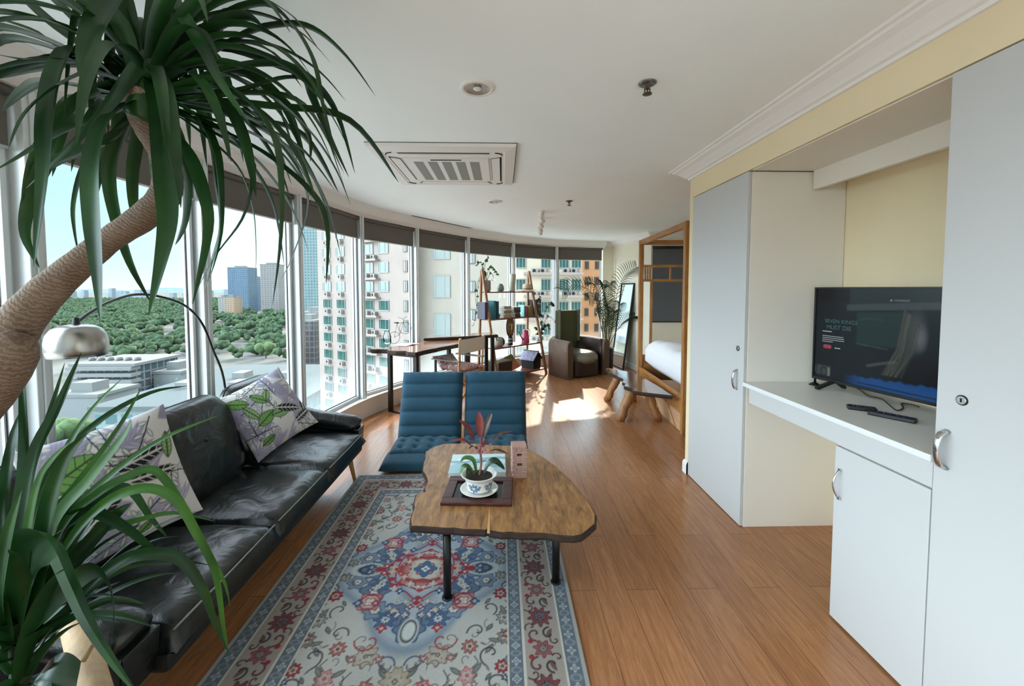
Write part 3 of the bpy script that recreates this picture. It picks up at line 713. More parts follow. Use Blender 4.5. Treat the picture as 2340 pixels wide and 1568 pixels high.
# ------------------------------------------------------------------ sofa
def leather():
    m, nt, b = base('black leather'); L = nt.links
    b.inputs['Base Color'].default_value = (*lin('#0e1411'), 1); b.inputs['Roughness'].default_value = .27; b.inputs['Specular IOR Level'].default_value = .6
    tc = N(nt, 'ShaderNodeTexCoord')
    n = N(nt, 'ShaderNodeTexNoise', Scale=7.0, Detail=5.0, Distortion=1.2); L.new(tc.outputs['Object'], n.inputs['Vector'])
    v = N(nt, 'ShaderNodeTexVoronoi', Scale=220.0); L.new(tc.outputs['Object'], v.inputs['Vector'])
    b1 = N(nt, 'ShaderNodeBump', Strength=.35, Distance=.02); L.new(n.outputs['Fac'], b1.inputs['Height'])
    b2 = N(nt, 'ShaderNodeBump', Strength=.12, Distance=.002); L.new(v.outputs['Distance'], b2.inputs['Height']); L.new(b1.outputs[0], b2.inputs['Normal']); L.new(b2.outputs[0], b.inputs['Normal'])
    return m
m_lea = leather(); m_pipe = mat('grey piping', '#7c7f78', .5)
w_leg = wood('beech', '#8a5f33', '#c0905a', (12, 12, 2), .4)
t = thing('sofa', 'long black leather sofa with loose back cushions along the windows', 'sofa', (-1.6, 2.5, 0))
Y0, Y1 = -1.06, 1.0
ys = [Y0, -.36, .285, Y1]
def seat_pad(a, b):
    mb = MB(); n = 30
    def top(u, v):
        x = -.30 + u * .705; y = a + (b - a) * v
        e = max(0, 1 - abs(2 * u - 1) ** 9) ** .5 * max(0, 1 - abs(2 * v - 1) ** 12) ** .5
        return (x, y, .315 + .105 * e + .012 * e * math.sin(PI * u) * math.sin(PI * v) + .0025 * math.sin(y * 31 + x * 19))
    mb.grid(top, n, n); mb.grid(lambda u, v: (-.30 + u * .705, a + (b - a) * v, .315 - .03 * (max(0, 1 - abs(2 * u - 1) ** 9) ** .5) * (max(0, 1 - abs(2 * v - 1) ** 12) ** .5)), n, n)
    return mb
for a, b in zip(ys[:-1], ys[1:]):
    o = obj('seat_cushion', seat_pad(a + .003, b - .003), m_lea, t)
    obj('piping', MB().tube([(.385, a + .02, .392), (.39, (a + b) / 2, .394), (.385, b - .02, .392)], .004, 6), m_pipe, o)
obj('frame', MB().box(-.42, .375, Y0 + .0, Y1, .235, .312).box(-.40, -.30, Y0 + .0, Y1, .30, .52), mat('sofa underframe', '#151413', .6), t, .02)
def back_pad(yc, w_):
    o = rrect(w_, .60, .15, 7)
    mb = MB(); M = Matrix.Translation((-.30, yc, .655)) @ Euler((0, R(-17), 0)).to_matrix().to_4x4() @ Matrix(((0, 0, 1, 0), (1, 0, 0, 0), (0, 1, 0, 0), (0, 0, 0, 1)))
    return mb.puffy(o, .19, M, 9, .5)
for yc in (-.70, -.02, .66):
    o = obj('back_cushion', back_pad(yc, .675), m_lea, t)
    M = Matrix.Translation((-.30, yc, .655)) @ Euler((0, R(-17), 0)).to_matrix().to_4x4()
    pts = [M @ Vector((.0, p[0] * 1.004, p[1] * 1.004)) for p in rrect(.675, .60, .15, 7)]
    obj('piping', MB().tube(pts, .006, 6, closed=True), m_lea, o)
    obj('button', MB().ell(M @ Vector((.093, .0, .04)), (.012, .014, .014), 12, 8), m_lea, o)
for s_, yy in ((-1, Y0 - .06), (1, Y1 + .06)):
    arm = MB(); k = 13
    path = [(-.42, yy, .62), (-.34, yy, .60), (-.2, yy, .53), (-.05, yy, .49), (.12, yy, .465), (.27, yy, .44), (.315, yy, .42)]
    arm.tube(catmull(path, 3), [.075] * 2 + [.085] * 14 + [.08, .07, .055], 18, True, 1.1)
    arm.add([(x, yy + sy * .075, z) for sy in (-1, 1) for x, z in ((-.42, .26), (.33, .26), (.345, .42), (.1, .46), (-.2, .52), (-.42, .60))], [(0, 1, 2, 3, 4, 5), (11, 10, 9, 8, 7, 6), (0, 6, 7, 1), (1, 7, 8, 2), (2, 8, 9, 3), (3, 9, 10, 4), (4, 10, 11, 5), (5, 11, 6, 0)])
    obj('armrest', arm, m_lea, t, .012)
for x, y, dx, dy in ((.28, Y1 - .08, .05, .0), (.05, Y0 + .2, .03, -.03), (-.33, Y1 - .08, -.05, .03), (-.33, Y0 + .1, -.05, -.04)):
    obj('leg', MB().tube([(x + dx, y + dy, 0), (x, y, .245)], [.013, .024], 14), w_leg, t)

# patterned cushions on the sofa
def pillow(name, label, w_, h_, th, cor, seed, n=150):
    mb = MB(); r2 = random.Random(seed)
    def sh(u, v, s):
        a, b = 2 * u - 1, 2 * v - 1
        x = a * w_ / 2 * (1 - .07 * (1 - b * b)); y = b * h_ / 2 * (1 - .07 * (1 - a * a))
        z = s * th / 2 * (max(0, 1 - abs(a) ** 2.4) ** .62) * (max(0, 1 - abs(b) ** 2.4) ** .62)
        z += s * .004 * math.sin(a * 7 + b * 5) * (1 - a * a) * (1 - b * b)
        return (x, y, z)
    mb.grid(lambda u, v: sh(u, v, 1), n, n); mb.grid(lambda u, v: sh(1 - u, v, -1), n, n)
    V = np.array(mb.v); p = Pat(V[:, 0] / w_ * .45, V[:, 1] / h_ * .45, '#cfccca')
    for k in range(26):   # pale lavender fronds
        cx, cy, a = r2.uniform(-.25, .2), r2.uniform(-.25, .2), r2.uniform(0, 6.28)
        for j in range(7): p.leaf(cx, cy, r2.uniform(.1, .17), .022, a + (j - 3) * .16, '#b5b0c0' if k % 3 else '#a09bb0', '#8c879c', None, lw=.004)
    for k in range(16):    # outlined sprigs
        cx, cy, a = r2.uniform(-.2, .2), r2.uniform(-.2, .2), r2.uniform(0, 6.28)
        p.line([(cx, cy), (cx + .14 * math.cos(a), cy + .14 * math.sin(a))], .003, '#23262a')
        for j in range(5):
            b = .02 + j * .026
            p.leaf(cx + b * math.cos(a), cy + b * math.sin(a), .045, .022, a + (.8 if j % 2 else -.8), '#c9cdbf' if k % 2 else '#cfcfcc', '#23262a', None, lw=.0028)
    for (cx, cy, L_, w2, a, c, vn) in LEAFS[seed]: p.leaf(cx, cy, L_, w2, a, c, '#1d2220', vn, 7, .004)
    mb.c = p.c
    o = obj(name, mb, vcol('printed cotton', .8, .25, .12, 400), None)
    tl, tr, br, bl = [aty(*c) for c in cor]
    xa = (tr + br - tl - bl).normalized(); ya = (tl + tr - bl - br); ya = (ya - xa * ya.dot(xa)).normalized()
    Mp = Matrix((xa, ya, xa.cross(ya))).transposed().to_4x4(); Mp.translation = (tl + tr + br + bl) / 4
    o.matrix_world = Mp
    return tag(o, label, 'cushion', 'leaf print cushions on the sofa')
G1, G2, K1, VK = '#6f9a52', '#8aa873', '#1b1c1d', '#c9c7c2'
LEAFS = {1: [(-.2, .17, .14, .07, -.6, G1, '#39502f'), (-.13, .10, .13, .06, -1.2, G2, '#39502f'), (-.06, .14, .12, .06, -.9, G1, '#39502f'), (-.12, -.05, .14, .08, .3, G1, '#39502f'), (-.02, -.03, .12, .07, -.2, G2, '#39502f'), (.02, -.0, .17, .06, -.5, K1, VK), (.18, -.12, .1, .05, 1.2, K1, VK), (.08, -.14, .15, .05, .2, K1, VK), (.0, .06, .09, .05, .9, G2, '#39502f'), (-.16, -.16, .1, .05, .2, G1, '#39502f')],
         2: [(-.22, .06, .20, .10, .35, G1, '#39502f'), (-.20, -.01, .17, .06, .1, G2, '#39502f'), (-.03, .05, .2, .06, .1, K1, VK), (.0, .0, .19, .05, -.1, K1, VK), (-.13, -.10, .17, .055, .6, K1, VK), (-.22, -.06, .1, .06, -.2, K1, VK), (.16, .02, .11, .05, 1.3, G2, '#39502f'), (-.02, -.2, .09, .04, .5, G1, '#39502f')]}
pillow('throw_pillow', 'leaf print cushion leaning on the far back cushion of the sofa', .47, .53, .16, ((522, 895, 2.86), (640, 857, 3.16), (703, 960, 3.08), (582, 1066, 2.78)), 1)
pillow('throw_pillow', 'leaf print cushion at the near end of the sofa behind the strap leaves', .50, .56, .17, ((88, 1030, 1.66), (370, 940, 1.98), (390, 1185, 1.90), (180, 1305, 1.60)), 2)

# ------------------------------------------------------------------ arc lamp
t = thing('arc_floor_lamp', 'arched floor lamp with brushed metal dome shade hanging over the sofa', 'floor lamp', (-2.06, 3.02, 0))
obj('base', MB().lathe([(.001, 0), (.125, 0), (.125, .035), (.12, .04), (.001, .04)], 32, Matrix.Translation((.11, .02, 0))), mat('dark marble', '#2a2a2a', .2, var=.3, vs=9), t)
arc = [Vector(p) - Vector((-2.06, 3.02, 0)) for p in [(-2.0, 3.04, .04), (-2.045, 3.04, .12), (-2.06, 3.04, .55), (-2.06, 3.0, .98)] + [tuple(aty(x, y, Y)) for x, y, Y in ((487, 800, 2.90), (462, 740, 2.76), (425, 700, 2.60), (370, 679, 2.42), (310, 673, 2.25), (250, 690, 2.05), (205, 715, 1.9), (172, 741, 1.8))]]
obj('arm', MB().tube(catmull(arc, 5), .0075, 8), mat('dark steel tube', '#3b3c3b', .3, .9), t)
ce = aty(174, 741, 1.8) - Vector((-2.06, 3.02, 0))
sh = MB().lathe([(.001, .0), (.03, -.001), (.055, -.006), (.078, -.020), (.094, -.045), (.101, -.08), (.100, -.112), (.095, -.140), (.092, -.140), (.096, -.11), (.097, -.08), (.09, -.047), (.075, -.024), (.03, -.006), (.001, -.006)], 48, Matrix.Translation(ce))
so = obj('lamp_shade', sh, m_steel, t)
obj('diffuser', MB().lathe([(.001, -.136), (.0925, -.136)], 40, Matrix.Translation(ce)), mat('opal diffuser', '#bfc4c4', .5), so)
obj('cap', MB().lathe([(.001, .03), (.01, .028), (.013, 0), (.03, -.003)], 16, Matrix.Translation(ce)), m_black, t)
# ------------------------------------------------------------------ the big dracaena
def trunk_mat():
    m, nt, b = base('ringed trunk'); L = nt.links
    tc = N(nt, 'ShaderNodeTexCoord'); mp = N(nt, 'ShaderNodeMapping'); mp.inputs['Rotation'].default_value = (0, R(-38), R(8)); L.new(tc.outputs['Object'], mp.inputs['Vector'])
    w = N(nt, 'ShaderNodeTexWave', Scale=34.0, Distortion=7.0, Detail=4.0); w.inputs['Detail Scale'].default_value = 2.4; w.bands_direction = 'Z'; L.new(mp.outputs[0], w.inputs['Vector'])
    n = N(nt, 'ShaderNodeTexNoise', Scale=14.0, Detail=6.0); L.new(tc.outputs['Object'], n.inputs['Vector'])
    r = N(nt, 'ShaderNodeValToRGB'); e = r.color_ramp.elements; e[0].position = .1; e[0].color = (*lin('#5a4436'), 1); e[1].position = .75; e[1].color = (*lin('#8d7865'), 1)
    mx = N(nt, 'ShaderNodeMix', data_type='FLOAT'); mx.inputs['Factor'].default_value = .6
    L.new(w.outputs['Fac'], mx.inputs['A']); L.new(n.outputs['Fac'], mx.inputs['B']); L.new(mx.outputs['Result'], r.inputs[0]); L.new(r.outputs[0], b.inputs['Base Color'])
    bp = N(nt, 'ShaderNodeBump', Strength=.35, Distance=.004); L.new(w.outputs['Fac'], bp.inputs['Height']); L.new(bp.outputs[0], b.inputs['Normal']); b.inputs['Roughness'].default_value = .75
    return m
def leafmat(name, c1, c2):
    m, nt, b = base(name); L = nt.links
    tc = N(nt, 'ShaderNodeTexCoord'); n = N(nt, 'ShaderNodeTexNoise', Scale=5.0, Detail=3.0); L.new(tc.outputs['Object'], n.inputs['Vector'])
    r = N(nt, 'ShaderNodeValToRGB'); e = r.color_ramp.elements; e[0].position = .35; e[0].color = (*lin(c1), 1); e[1].position = .7; e[1].color = (*lin(c2), 1)
    L.new(n.outputs['Fac'], r.inputs[0]); L.new(r.outputs[0], b.inputs['Base Color']); b.inputs['Roughness'].default_value = .36; b.inputs['Specular IOR Level'].default_value = .38
    t = N(nt, 'ShaderNodeBsdfTranslucent'); L.new(r.outputs[0], t.inputs[0]); mx = N(nt, 'ShaderNodeMixShader'); mx.inputs[0].default_value = .22
    out = nt.nodes['Material Output']; L.new(b.outputs[0], mx.inputs[1]); L.new(t.outputs[0], mx.inputs[2]); L.new(mx.outputs[0], out.inputs[0])
    return m
m_str = leafmat('strap leaf', '#163218', '#2a5225'); m_str2 = leafmat('young strap leaf', '#2a5222', '#4a7a30')
t = thing('dracaena_tree', 'tall dracaena with slanting ringed trunk and drooping leaf crown by the windows', 'house plant', (-1.82, .9, 0))
O = Vector((-1.82, .9, 0))
TP = [(-1.84, .9, .30), (-1.82, .92, .7)] + [tuple(aty(x, y, Y)) for x, y, Y in ((-40, 905, 1.03), (20, 775, 1.10), (85, 690, 1.16), (170, 612, 1.22), (255, 545, 1.27), (330, 495, 1.30), (375, 450, 1.32), (384, 400, 1.33), (372, 350, 1.33), (345, 300, 1.32), (330, 255, 1.30), (335, 200, 1.28))]
TR = [.08, .07, .056, .051, .046, .039, .034, .040, .041, .039, .036, .04, .046, .04]
C = catmull([Vector(p) - O for p in TP], 5)
rad = [np.interp(i / 5, range(len(TR)), TR) * (1 + .02 * math.sin(i * 2.1)) for i in range(len(C))]
obj('trunk', MB().tube(C, rad, 22), trunk_mat(), t)
obj('pot', MB().lathe([(.001, 0), (.17, 0), (.19, .02), (.22, .3), (.235, .33), (.235, .36), (.215, .36), (.20, .31), (.001, .30)], 36), mat('dark glazed pot', '#22242a', .3), t)
obj('soil', MB().lathe([(.206, .315), (.001, .325)], 20), m_soil, t)
cr = aty(338, 225, 1.29)
DL = [([(370, 142), (483, 66), (590, 14), (655, 45), (711, 135), (735, 240), (762, 330)], 40, .15), ([(400, 170), (540, 92), (640, 60), (715, 68), (790, 130), (858, 220)], 30, .25), ([(420, 150), (500, 104), (635, 146), (711, 185), (769, 260), (811, 396)], 34, .3),
      ([(440, 230), (558, 208), (654, 181), (704, 196), (735, 280), (790, 437)], 32, .2), ([(385, 215), (481, 188), (558, 227), (615, 300), (635, 385), (638, 538), (622, 700)], 48, -.12), ([(377, 254), (442, 262), (481, 327), (496, 400), (500, 530), (478, 640)], 44, -.02),
      ([(400, 250), (442, 246), (538, 262), (615, 300), (692, 346), (765, 435)], 36, .12), ([(380, 250), (423, 269), (519, 308), (577, 385), (623, 470), (650, 610)], 40, .08), ([(370, 280), (395, 310), (430, 360), (458, 433), (473, 525), (440, 695)], 46, -.15),
      ([(420, 270), (560, 350), (572, 408), (550, 500), (480, 600), (420, 730)], 34, .0), ([(430, 230), (600, 215), (654, 238), (704, 308), (709, 370)], 26, .28), ([(520, 160), (640, 150), (700, 185), (715, 225), (752, 310), (797, 405)], 28, .36), ([(430, 260), (577, 308), (654, 365), (702, 461), (665, 590), (640, 640)], 30, .22),
      ([(440, 250), (560, 280), (654, 338), (711, 404), (750, 481), (782, 600)], 34, .3), ([(460, 280), (600, 350), (711, 442), (746, 520), (745, 650)], 34, .18), ([(330, 160), (352, 190), (368, 250), (374, 327), (380, 423), (384, 510), (368, 600), (340, 720)], 46, -.22),
      ([(300, 220), (277, 246), (231, 300), (212, 385), (215, 500), (224, 610), (230, 735)], 52, -.25), ([(300, 150), (185, 119), (138, 160), (114, 269), (104, 400), (78, 610)], 52, -.2), ([(400, 170), (369, 140), (335, 127), (292, 173), (250, 231), (180, 310), (60, 430)], 36, -.1),
      ([(300, 240), (231, 269), (135, 308), (38, 365), (-20, 395)], 40, -.1), ([(330, -80), (265, 0), (218, 80), (186, 185)], 56, -.28), ([(310, 190), (190, 112), (100, 40), (20, -40)], 40, .1), ([(300, 170), (210, 90), (120, 0), (90, -40)], 34, .2), ([(300, 195), (160, 140), (96, 80), (-10, 40)], 22, .2),
      ([(300, 200), (154, 138), (70, 140), (-20, 122)], 34, -.1), ([(290, 200), (185, 152), (77, 156), (-20, 182)], 36, .1), ([(290, 210), (123, 190), (58, 208), (5, 255)], 34, .15), ([(370, 130), (385, 0), (461, 100), (505, 185), (572, 285)], 34, -.2), ([(400, 90), (445, 10), (480, 58), (481, 108)], 36, .2),
      ([(345, 190), (352, 80), (345, -30)], 48, .1), ([(330, 190), (300, 80), (290, -30)], 40, 0), ([(365, 180), (395, 60), (405, -30)], 50, .12), ([(320, 180), (255, 60), (235, -30)], 44, .18), ([(300, 260), (272, 320), (254, 390), (265, 480), (300, 600), (348, 695)], 34, .1),
      ([(320, 270), (312, 338), (304, 404), (308, 480), (320, 505)], 28, .2), ([(270, 300), (200, 370), (172, 460), (173, 530), (186, 605)], 26, .25), ([(440, 290), (540, 380), (575, 470), (584, 560), (583, 665)], 28, .3), ([(400, 270), (460, 290), (490, 423), (500, 519), (480, 600), (468, 665)], 42, .1),
      ([(250, 320), (120, 375), (92, 400), (66, 470), (58, 540), (90, 612)], 34, .05), ([(380, 200), (470, 130), (540, 100), (620, 120), (690, 200)], 36, .1), ([(370, 230), (450, 210), (520, 250), (560, 330), (585, 450)], 40, -.05), ([(300, 210), (220, 170), (130, 200), (60, 260), (20, 340)], 34, -.22), ([(380, 180), (430, 120), (500, 60), (560, 40), (600, 60)], 40, .05),
      ([(360, 250), (400, 310), (420, 400), (418, 500), (400, 560)], 40, .18), ([(420, 190), (520, 165), (600, 190), (660, 260), (700, 380)], 36, .35), ([(310, 250), (250, 340), (215, 420), (205, 520)], 36, .3), ([(320, 150), (280, 60), (180, -10), (120, -50)], 36, -.1), ([(390, 150), (480, 90), (520, 30), (560, 0)], 36, .28)]
fo = MB(); fr = random.Random(11)
for P, w_, dz in DL:
    k = len(P) - 1; pts = []
    for i, (x, y) in enumerate(P):
        p = aty(x, y, 1.29 + dz * (i / k) ** .8)
        if p.z > CEILZ - .03: p.z = CEILZ - .03
        pts.append(p - O)
    if abs(P[0][1]) < 400 and P[0][1] > -20: pts = [(cr - O) * .55 + pts[0] * .45] + pts if (pts[0] - (cr - O)).length > .12 else [cr - O + Vector((fr.uniform(-.02, .02),) * 3)] + pts[1:]
    ribbon_leaf(fo, pts, w_ * 1.18 / 920, lambda s: min(1, .5 + 2 * s) * max(.03, 1 - s ** 4), fr.uniform(.2, .5), 5, roll=fr.uniform(-.7, .7))
for k in range(26):     # the far half of the crown
    a = R(fr.uniform(20, 200)); e = R(fr.uniform(5, 75)); l = fr.uniform(.45, .75); h_ = Vector((math.cos(a) * math.cos(e), math.sin(a) * math.cos(e), math.sin(e)))
    b = cr - O; p2 = b + h_ * l * .45; p3 = b + Vector((h_.x, h_.y, h_.z * .6)) * l * .8; p4 = b + Vector((h_.x, h_.y, h_.z * .2)) * l * 1.05 - Vector((0, 0, .18))
    pts = [b, p2, p3, p4]
    for q in pts: q.z = min(q.z, CEILZ - .04)
    for q in pts:
        if q.x + O.x < -2.1: q.x = -2.1 - O.x
    ribbon_leaf(fo, pts, fr.uniform(.035, .05), lambda s: min(1, .5 + 2 * s) * max(.03, 1 - s ** 4), fr.uniform(.2, .5), 6, roll=fr.uniform(-.5, .5))
for k in range(34):     # thinner drooping leaves between the big ones
    a = R(fr.uniform(-95, 75)) if k < 24 else R(fr.uniform(130, 230)); e = R(fr.uniform(-5, 60)); l = fr.uniform(.5, .8)
    p_ = cr - O + Vector((0, 0, fr.uniform(-.03, .1))); d_ = Vector((math.cos(a) * math.cos(e), math.sin(a) * math.cos(e) * .8, math.sin(e))); pts = [p_]
    for q in range(6):
        p_ = p_ + d_ * l / 6; d_ = (d_ + Vector((0, 0, -.30 - .05 * q))).normalized(); pts.append(Vector((max(p_.x, -2.12 - O.x), p_.y, min(p_.z, CEILZ - .04))))
    ribbon_leaf(fo, pts, fr.uniform(.026, .044), lambda s: min(1, .5 + 2 * s) * max(.03, 1 - s ** 4), fr.uniform(.2, .5), 4, roll=fr.uniform(-.6, .6))
obj('foliage', fo, m_str, t)
obj('crown_core', MB().tube(catmull([aty(332, 270, 1.30) - O, aty(336, 225, 1.285) - O, aty(342, 150, 1.28) - O], 5), [.047, .05, .05, .048, .045, .04, .035, .03, .022, .014, .004], 14), m_str2, t)

# ------------------------------------------------------------------ strap-leaved plant in the corner of the picture
PB = aty(38, 1470, 1.02)
t = thing('strap_leaf_plant', 'young green strap-leaved plant in front of the near sofa end', 'house plant', (PB.x, PB.y, 0))
O = Vector((PB.x, PB.y, 0))
LL = [([(40, 1440), (50, 1216), (78, 1045), (137, 922), (186, 805)], 30, .15, 0), ([(30, 1400), (30, 1216), (55, 1094), (98, 996), (148, 829)], 26, .25, 0), ([(-30, 1330), (40, 1268), (122, 1207), (215, 1170), (294, 1207), (367, 1262), (480, 1292)], 34, .1, 0), ([(40, 1420), (70, 1240), (171, 1113), (270, 980), (324, 885)], 24, .3, 1),
      ([(40, 1400), (59, 1192), (130, 1060), (230, 960), (343, 898), (430, 882)], 22, .4, 0), ([(50, 1430), (147, 1202), (245, 1094), (367, 1006), (499, 950)], 26, .25, 1), ([(30, 1440), (60, 1290), (95, 1236), (140, 1240), (181, 1330), (215, 1412), (270, 1510), (320, 1590)], 104, -.14, 0), ([(60, 1470), (150, 1400), (240, 1310), (320, 1268), (407, 1275), (462, 1345), (490, 1420), (522, 1492)], 30, .12, 0),
      ([(60, 1480), (110, 1440), (196, 1354), (290, 1297), (392, 1283)], 22, .2, 0), ([(60, 1440), (150, 1240), (235, 1130), (294, 1118), (343, 1182), (384, 1230)], 24, .2, 0), ([(60, 1430), (140, 1210), (220, 1130), (290, 1090), (355, 1076), (416, 1153), (465, 1241), (512, 1329), (525, 1385)], 26, .25, 1), ([(60, 1440), (150, 1250), (240, 1150), (330, 1115), (400, 1140), (450, 1220), (492, 1310), (511, 1437), (523, 1498)], 30, .18, 1),
      ([(60, 1450), (130, 1300), (220, 1220), (310, 1190), (400, 1172), (492, 1192)], 20, .2, 1), ([(20, 1440), (5, 1200), (30, 1010), (60, 920)], 30, .2, 0), ([(50, 1440), (38, 1250), (58, 1050), (46, 750)], 34, .12, 0), ([(50, 1450), (75, 1200), (150, 1030), (215, 930), (283, 862)], 24, .3, 1), ([(40, 1440), (120, 1200), (200, 1100), (280, 1000), (300, 960)], 34, .05, 1),
      ([(20, 1460), (-20, 1250), (-40, 1100), (-60, 1000)], 34, .1, 0), ([(50, 1460), (90, 1330), (110, 1180), (150, 1050), (200, 990)], 40, -.05, 0), ([(40, 1470), (100, 1400), (170, 1330), (220, 1300), (250, 1330), (262, 1400), (250, 1500)], 44, -.1, 0), ([(30, 1450), (60, 1320), (70, 1200), (100, 1080), (160, 1010)], 36, .0, 1), ([(10, 1440), (0, 1350), (20, 1230), (50, 1120)], 36, -.15, 0), ([(50, 1480), (110, 1380), (180, 1270), (260, 1180), (300, 1150)], 40, .1, 0), ([(45, 1480), (150, 1420), (250, 1370), (330, 1380)], 20, .15, 0)]
fo = MB(); fy = MB()
for P, w_, dz, y_ in LL:
    k = len(P) - 1
    pts = [aty(x, y, 1.02 + dz * (i / k)) - O for i, (x, y) in enumerate(P)]
    ribbon_leaf(fy if y_ else fo, pts, w_ * (.8 if y_ else 1.0) / 920, lambda s: min(1, .55 + 1.6 * s) * max(.03, 1 - s ** 3.5), fr.uniform(.15, .45), 5, up=(.2, -1, .5), roll=fr.uniform(-.5, .5) * (w_ < 60))
for k in range(30):     # short dark leaves filling the rosette
    a = R(fr.uniform(-160, 100)); e = R(fr.uniform(25, 85)); l = fr.uniform(.25, .5)
    p_ = Vector((fr.uniform(-.02, .02), fr.uniform(-.02, .03), fr.uniform(.60, .80))); d_ = Vector((math.cos(a) * math.cos(e), math.sin(a) * math.cos(e), math.sin(e))); pts = [p_]
    for q in range(6): p_ = p_ + d_ * l / 6; d_ = (d_ + Vector((0, 0, -.12 - .04 * q))).normalized(); pts.append(p_)
    ribbon_leaf(fo, pts, fr.uniform(.028, .042), lambda s: min(1, .55 + 1.6 * s) * max(.03, 1 - s ** 3.5), fr.uniform(.15, .45), 4, roll=fr.uniform(-.5, .5))
obj('foliage', fo, m_str, t); obj('young_leaves', fy, m_str2, t)
obj('stem', MB().tube(catmull([(-.02, .02, .50), (-.01, .01, .62), (0, 0, .80)], 4), [.022] * 5 + [.016] * 4, 14), mat('plant stem', '#2c3a22', .8, bump=.4, bs=60), t)
obj('pot', MB().lathe([(.001, 0), (.12, 0), (.14, .03), (.165, .44), (.17, .5), (.16, .54), (.145, .54), (.145, .5), (.001, .49)], 32), mat('dark blue pot', '#1f2233', .25), t)
obj('soil', MB().lathe([(.146, .505), (.001, .515)], 16), m_soil, t)
bl_ = MB(); q = aty(150, 1535, .98) - O
bl_.grid(lambda u, v: (q.x + .055 * (2 * u - 1) * (1 - .3 * (2 * v - 1) ** 2), q.y - .05 * math.cos(PI * (v - .5)) * (1 - .4 * (2 * u - 1) ** 2), q.z + .05 * (1 - 2 * v) - .025 * (2 * u - 1) ** 2), 14, 14)
obj('broad_leaf', bl_, m_dkg, t)
obj('twig', MB().tube([aty(90, 1575, .97) - O, aty(108, 1530, .96) - O, aty(120, 1507, .955) - O], [.009, .008, .004], 8), mat('dead twig', '#3d3330', .9), t)
a_, b_ = aty(172, 1418, 1.18), aty(214, 1575, 1.06)
d_ = (b_ - a_); low = a_ + d_ * (a_.z / -d_.z) * .999
tw = thing('wooden_post', 'pale round wooden post leaning before the near sofa end', 'post', (low.x, low.y, 0))
L0 = Vector((low.x, low.y, 0))
obj('shaft', MB().tube([low - L0 + Vector((0, 0, .002)), a_ - L0], [.042, .034], 20), wood('pale pole', '#b08d64', '#cbab80', (14, 14, 1.2), .6, 3, .05), tw)
obj('twig', MB().tube([aty(190, 1512, 1.03) - L0, aty(212, 1475, 1.06) - L0], [.006, .005], 6), mat('dry stick', '#a38a5e', .8), tw)

# ------------------------------------------------------------------ live-edge desk in the curve of the windows
w_desk = wood('desk slab', '#6b3f28', '#b07a55', (2, 9, 9), .18, 2.2, .1, .4)
A_, B_ = Vector((-1.10, 5.05, 0)), Vector((-.38, 6.28, 0)); dd = (B_ - A_); Ld = dd.length; ang = math.atan2(dd.y, dd.x)
DZ = .85
t = thing('desk', 'long live-edge desk with black square legs, nearest the blue floor chairs', 'desk', A_, ang)
o = [(0, 0), (.5, .012), (1.0, -.008), (Ld, 0), (Ld + .02, .25), (Ld - .01, .50), (1.0, .60), (.6, .60), (.3, .63), (.08, .68), (-.07, .70), (-.05, .64), (-.02, .58), (.02, .5), (-.05, .42), (-.03, .3), (.03, .2), (-.02, .1)]
o = [(p[0] + rnd.uniform(-.008, .008), p[1] + rnd.uniform(-.008, .008)) for p in dens(o, .07)]
obj('tabletop', slab(o, DZ - .06, DZ), [w_desk, w_edge], t)
for x in (.09, Ld - .2):
    q = MB()
    for y in (.06, .52 if x < .2 else .42): q.box(x - .025, x + .025, y - .025, y + .025, 0, DZ - .059)
    q.box(x - .025, x + .025, .06, .52 if x < .2 else .42, 0, .02).box(x - .025, x + .025, .06, .52 if x < .2 else .42, DZ - .084, DZ - .059)
    obj('leg_frame', q, m_black, t, .002)
# second, tapering slab whose tip lies on the desk
P1, P2 = Vector((-1.19, 6.10, 0)), Vector((-.07, 6.57, 0)); d2 = P2 - P1
t = thing('side_table', 'tapering live-edge slab table overlapping the desk, its end before the ladder shelf', 'table', P1, math.atan2(d2.y, d2.x))
o = [(0, 0), (.35, .0), (.8, -.015), (d2.length, .0), (d2.length + .03, .16), (d2.length - .02, .40), (.95, .40), (.7, .30), (.4, .14), (.12, .035)]
o = [(p[0] + rnd.uniform(-.006, .006), p[1] + rnd.uniform(-.006, .006)) for p in dens(o, .08)]
obj('tabletop', slab(o, DZ + .003, DZ + .05), [w_desk, w_edge], t)
q = MB()
for y in (.05, .34): q.box(d2.length - .11, d2.length - .055, y - .025, y + .025, 0, DZ + .004)
q.box(d2.length - .11, d2.length - .055, .05, .34, 0, .02)
obj('leg_frame', q, m_black, t, .002)
# wire bicycle on the desk
m_wire = mat('thin wire', '#4a4d4c', .35, .8)
bp_ = atz(905, 785, DZ)
t = thing('bicycle_figurine', 'small wire bicycle ornament standing on the left end of the desk', 'ornament', (bp_.x, bp_.y, DZ), R(-20))
def circ(c, r, ax, n=28):
    out = []
    for k in range(n):
        a = 2 * PI * k / n; out.append((c[0] + r * math.cos(a) * ax[0], c[1] + r * math.cos(a) * ax[1], c[2] + r * math.sin(a)))
    return out
for x, y, r, ax in ((.0, -.04, .085, (.5, .86)), (.10, .09, .085, (.92, .38))):
    w = obj('wheel', MB().tube(circ((x, y, .09 if y < 0 else .22), r, ax), .0035, 6, closed=True), m_wire, t)
fm = MB()
for a, b in (((0, -.04, .09), (.02, 0, .29)), ((.02, 0, .29), (.09, .07, .31)), ((.10, .09, .22), (.08, .065, .36)), ((0, -.04, .09), (.05, .03, .14)), ((.05, .03, .14), (.09, .07, .31)), ((.02, 0, .29), (.05, .03, .14))): fm.tube([a, b], .003, 6)
obj('frame', fm, m_wire, t)
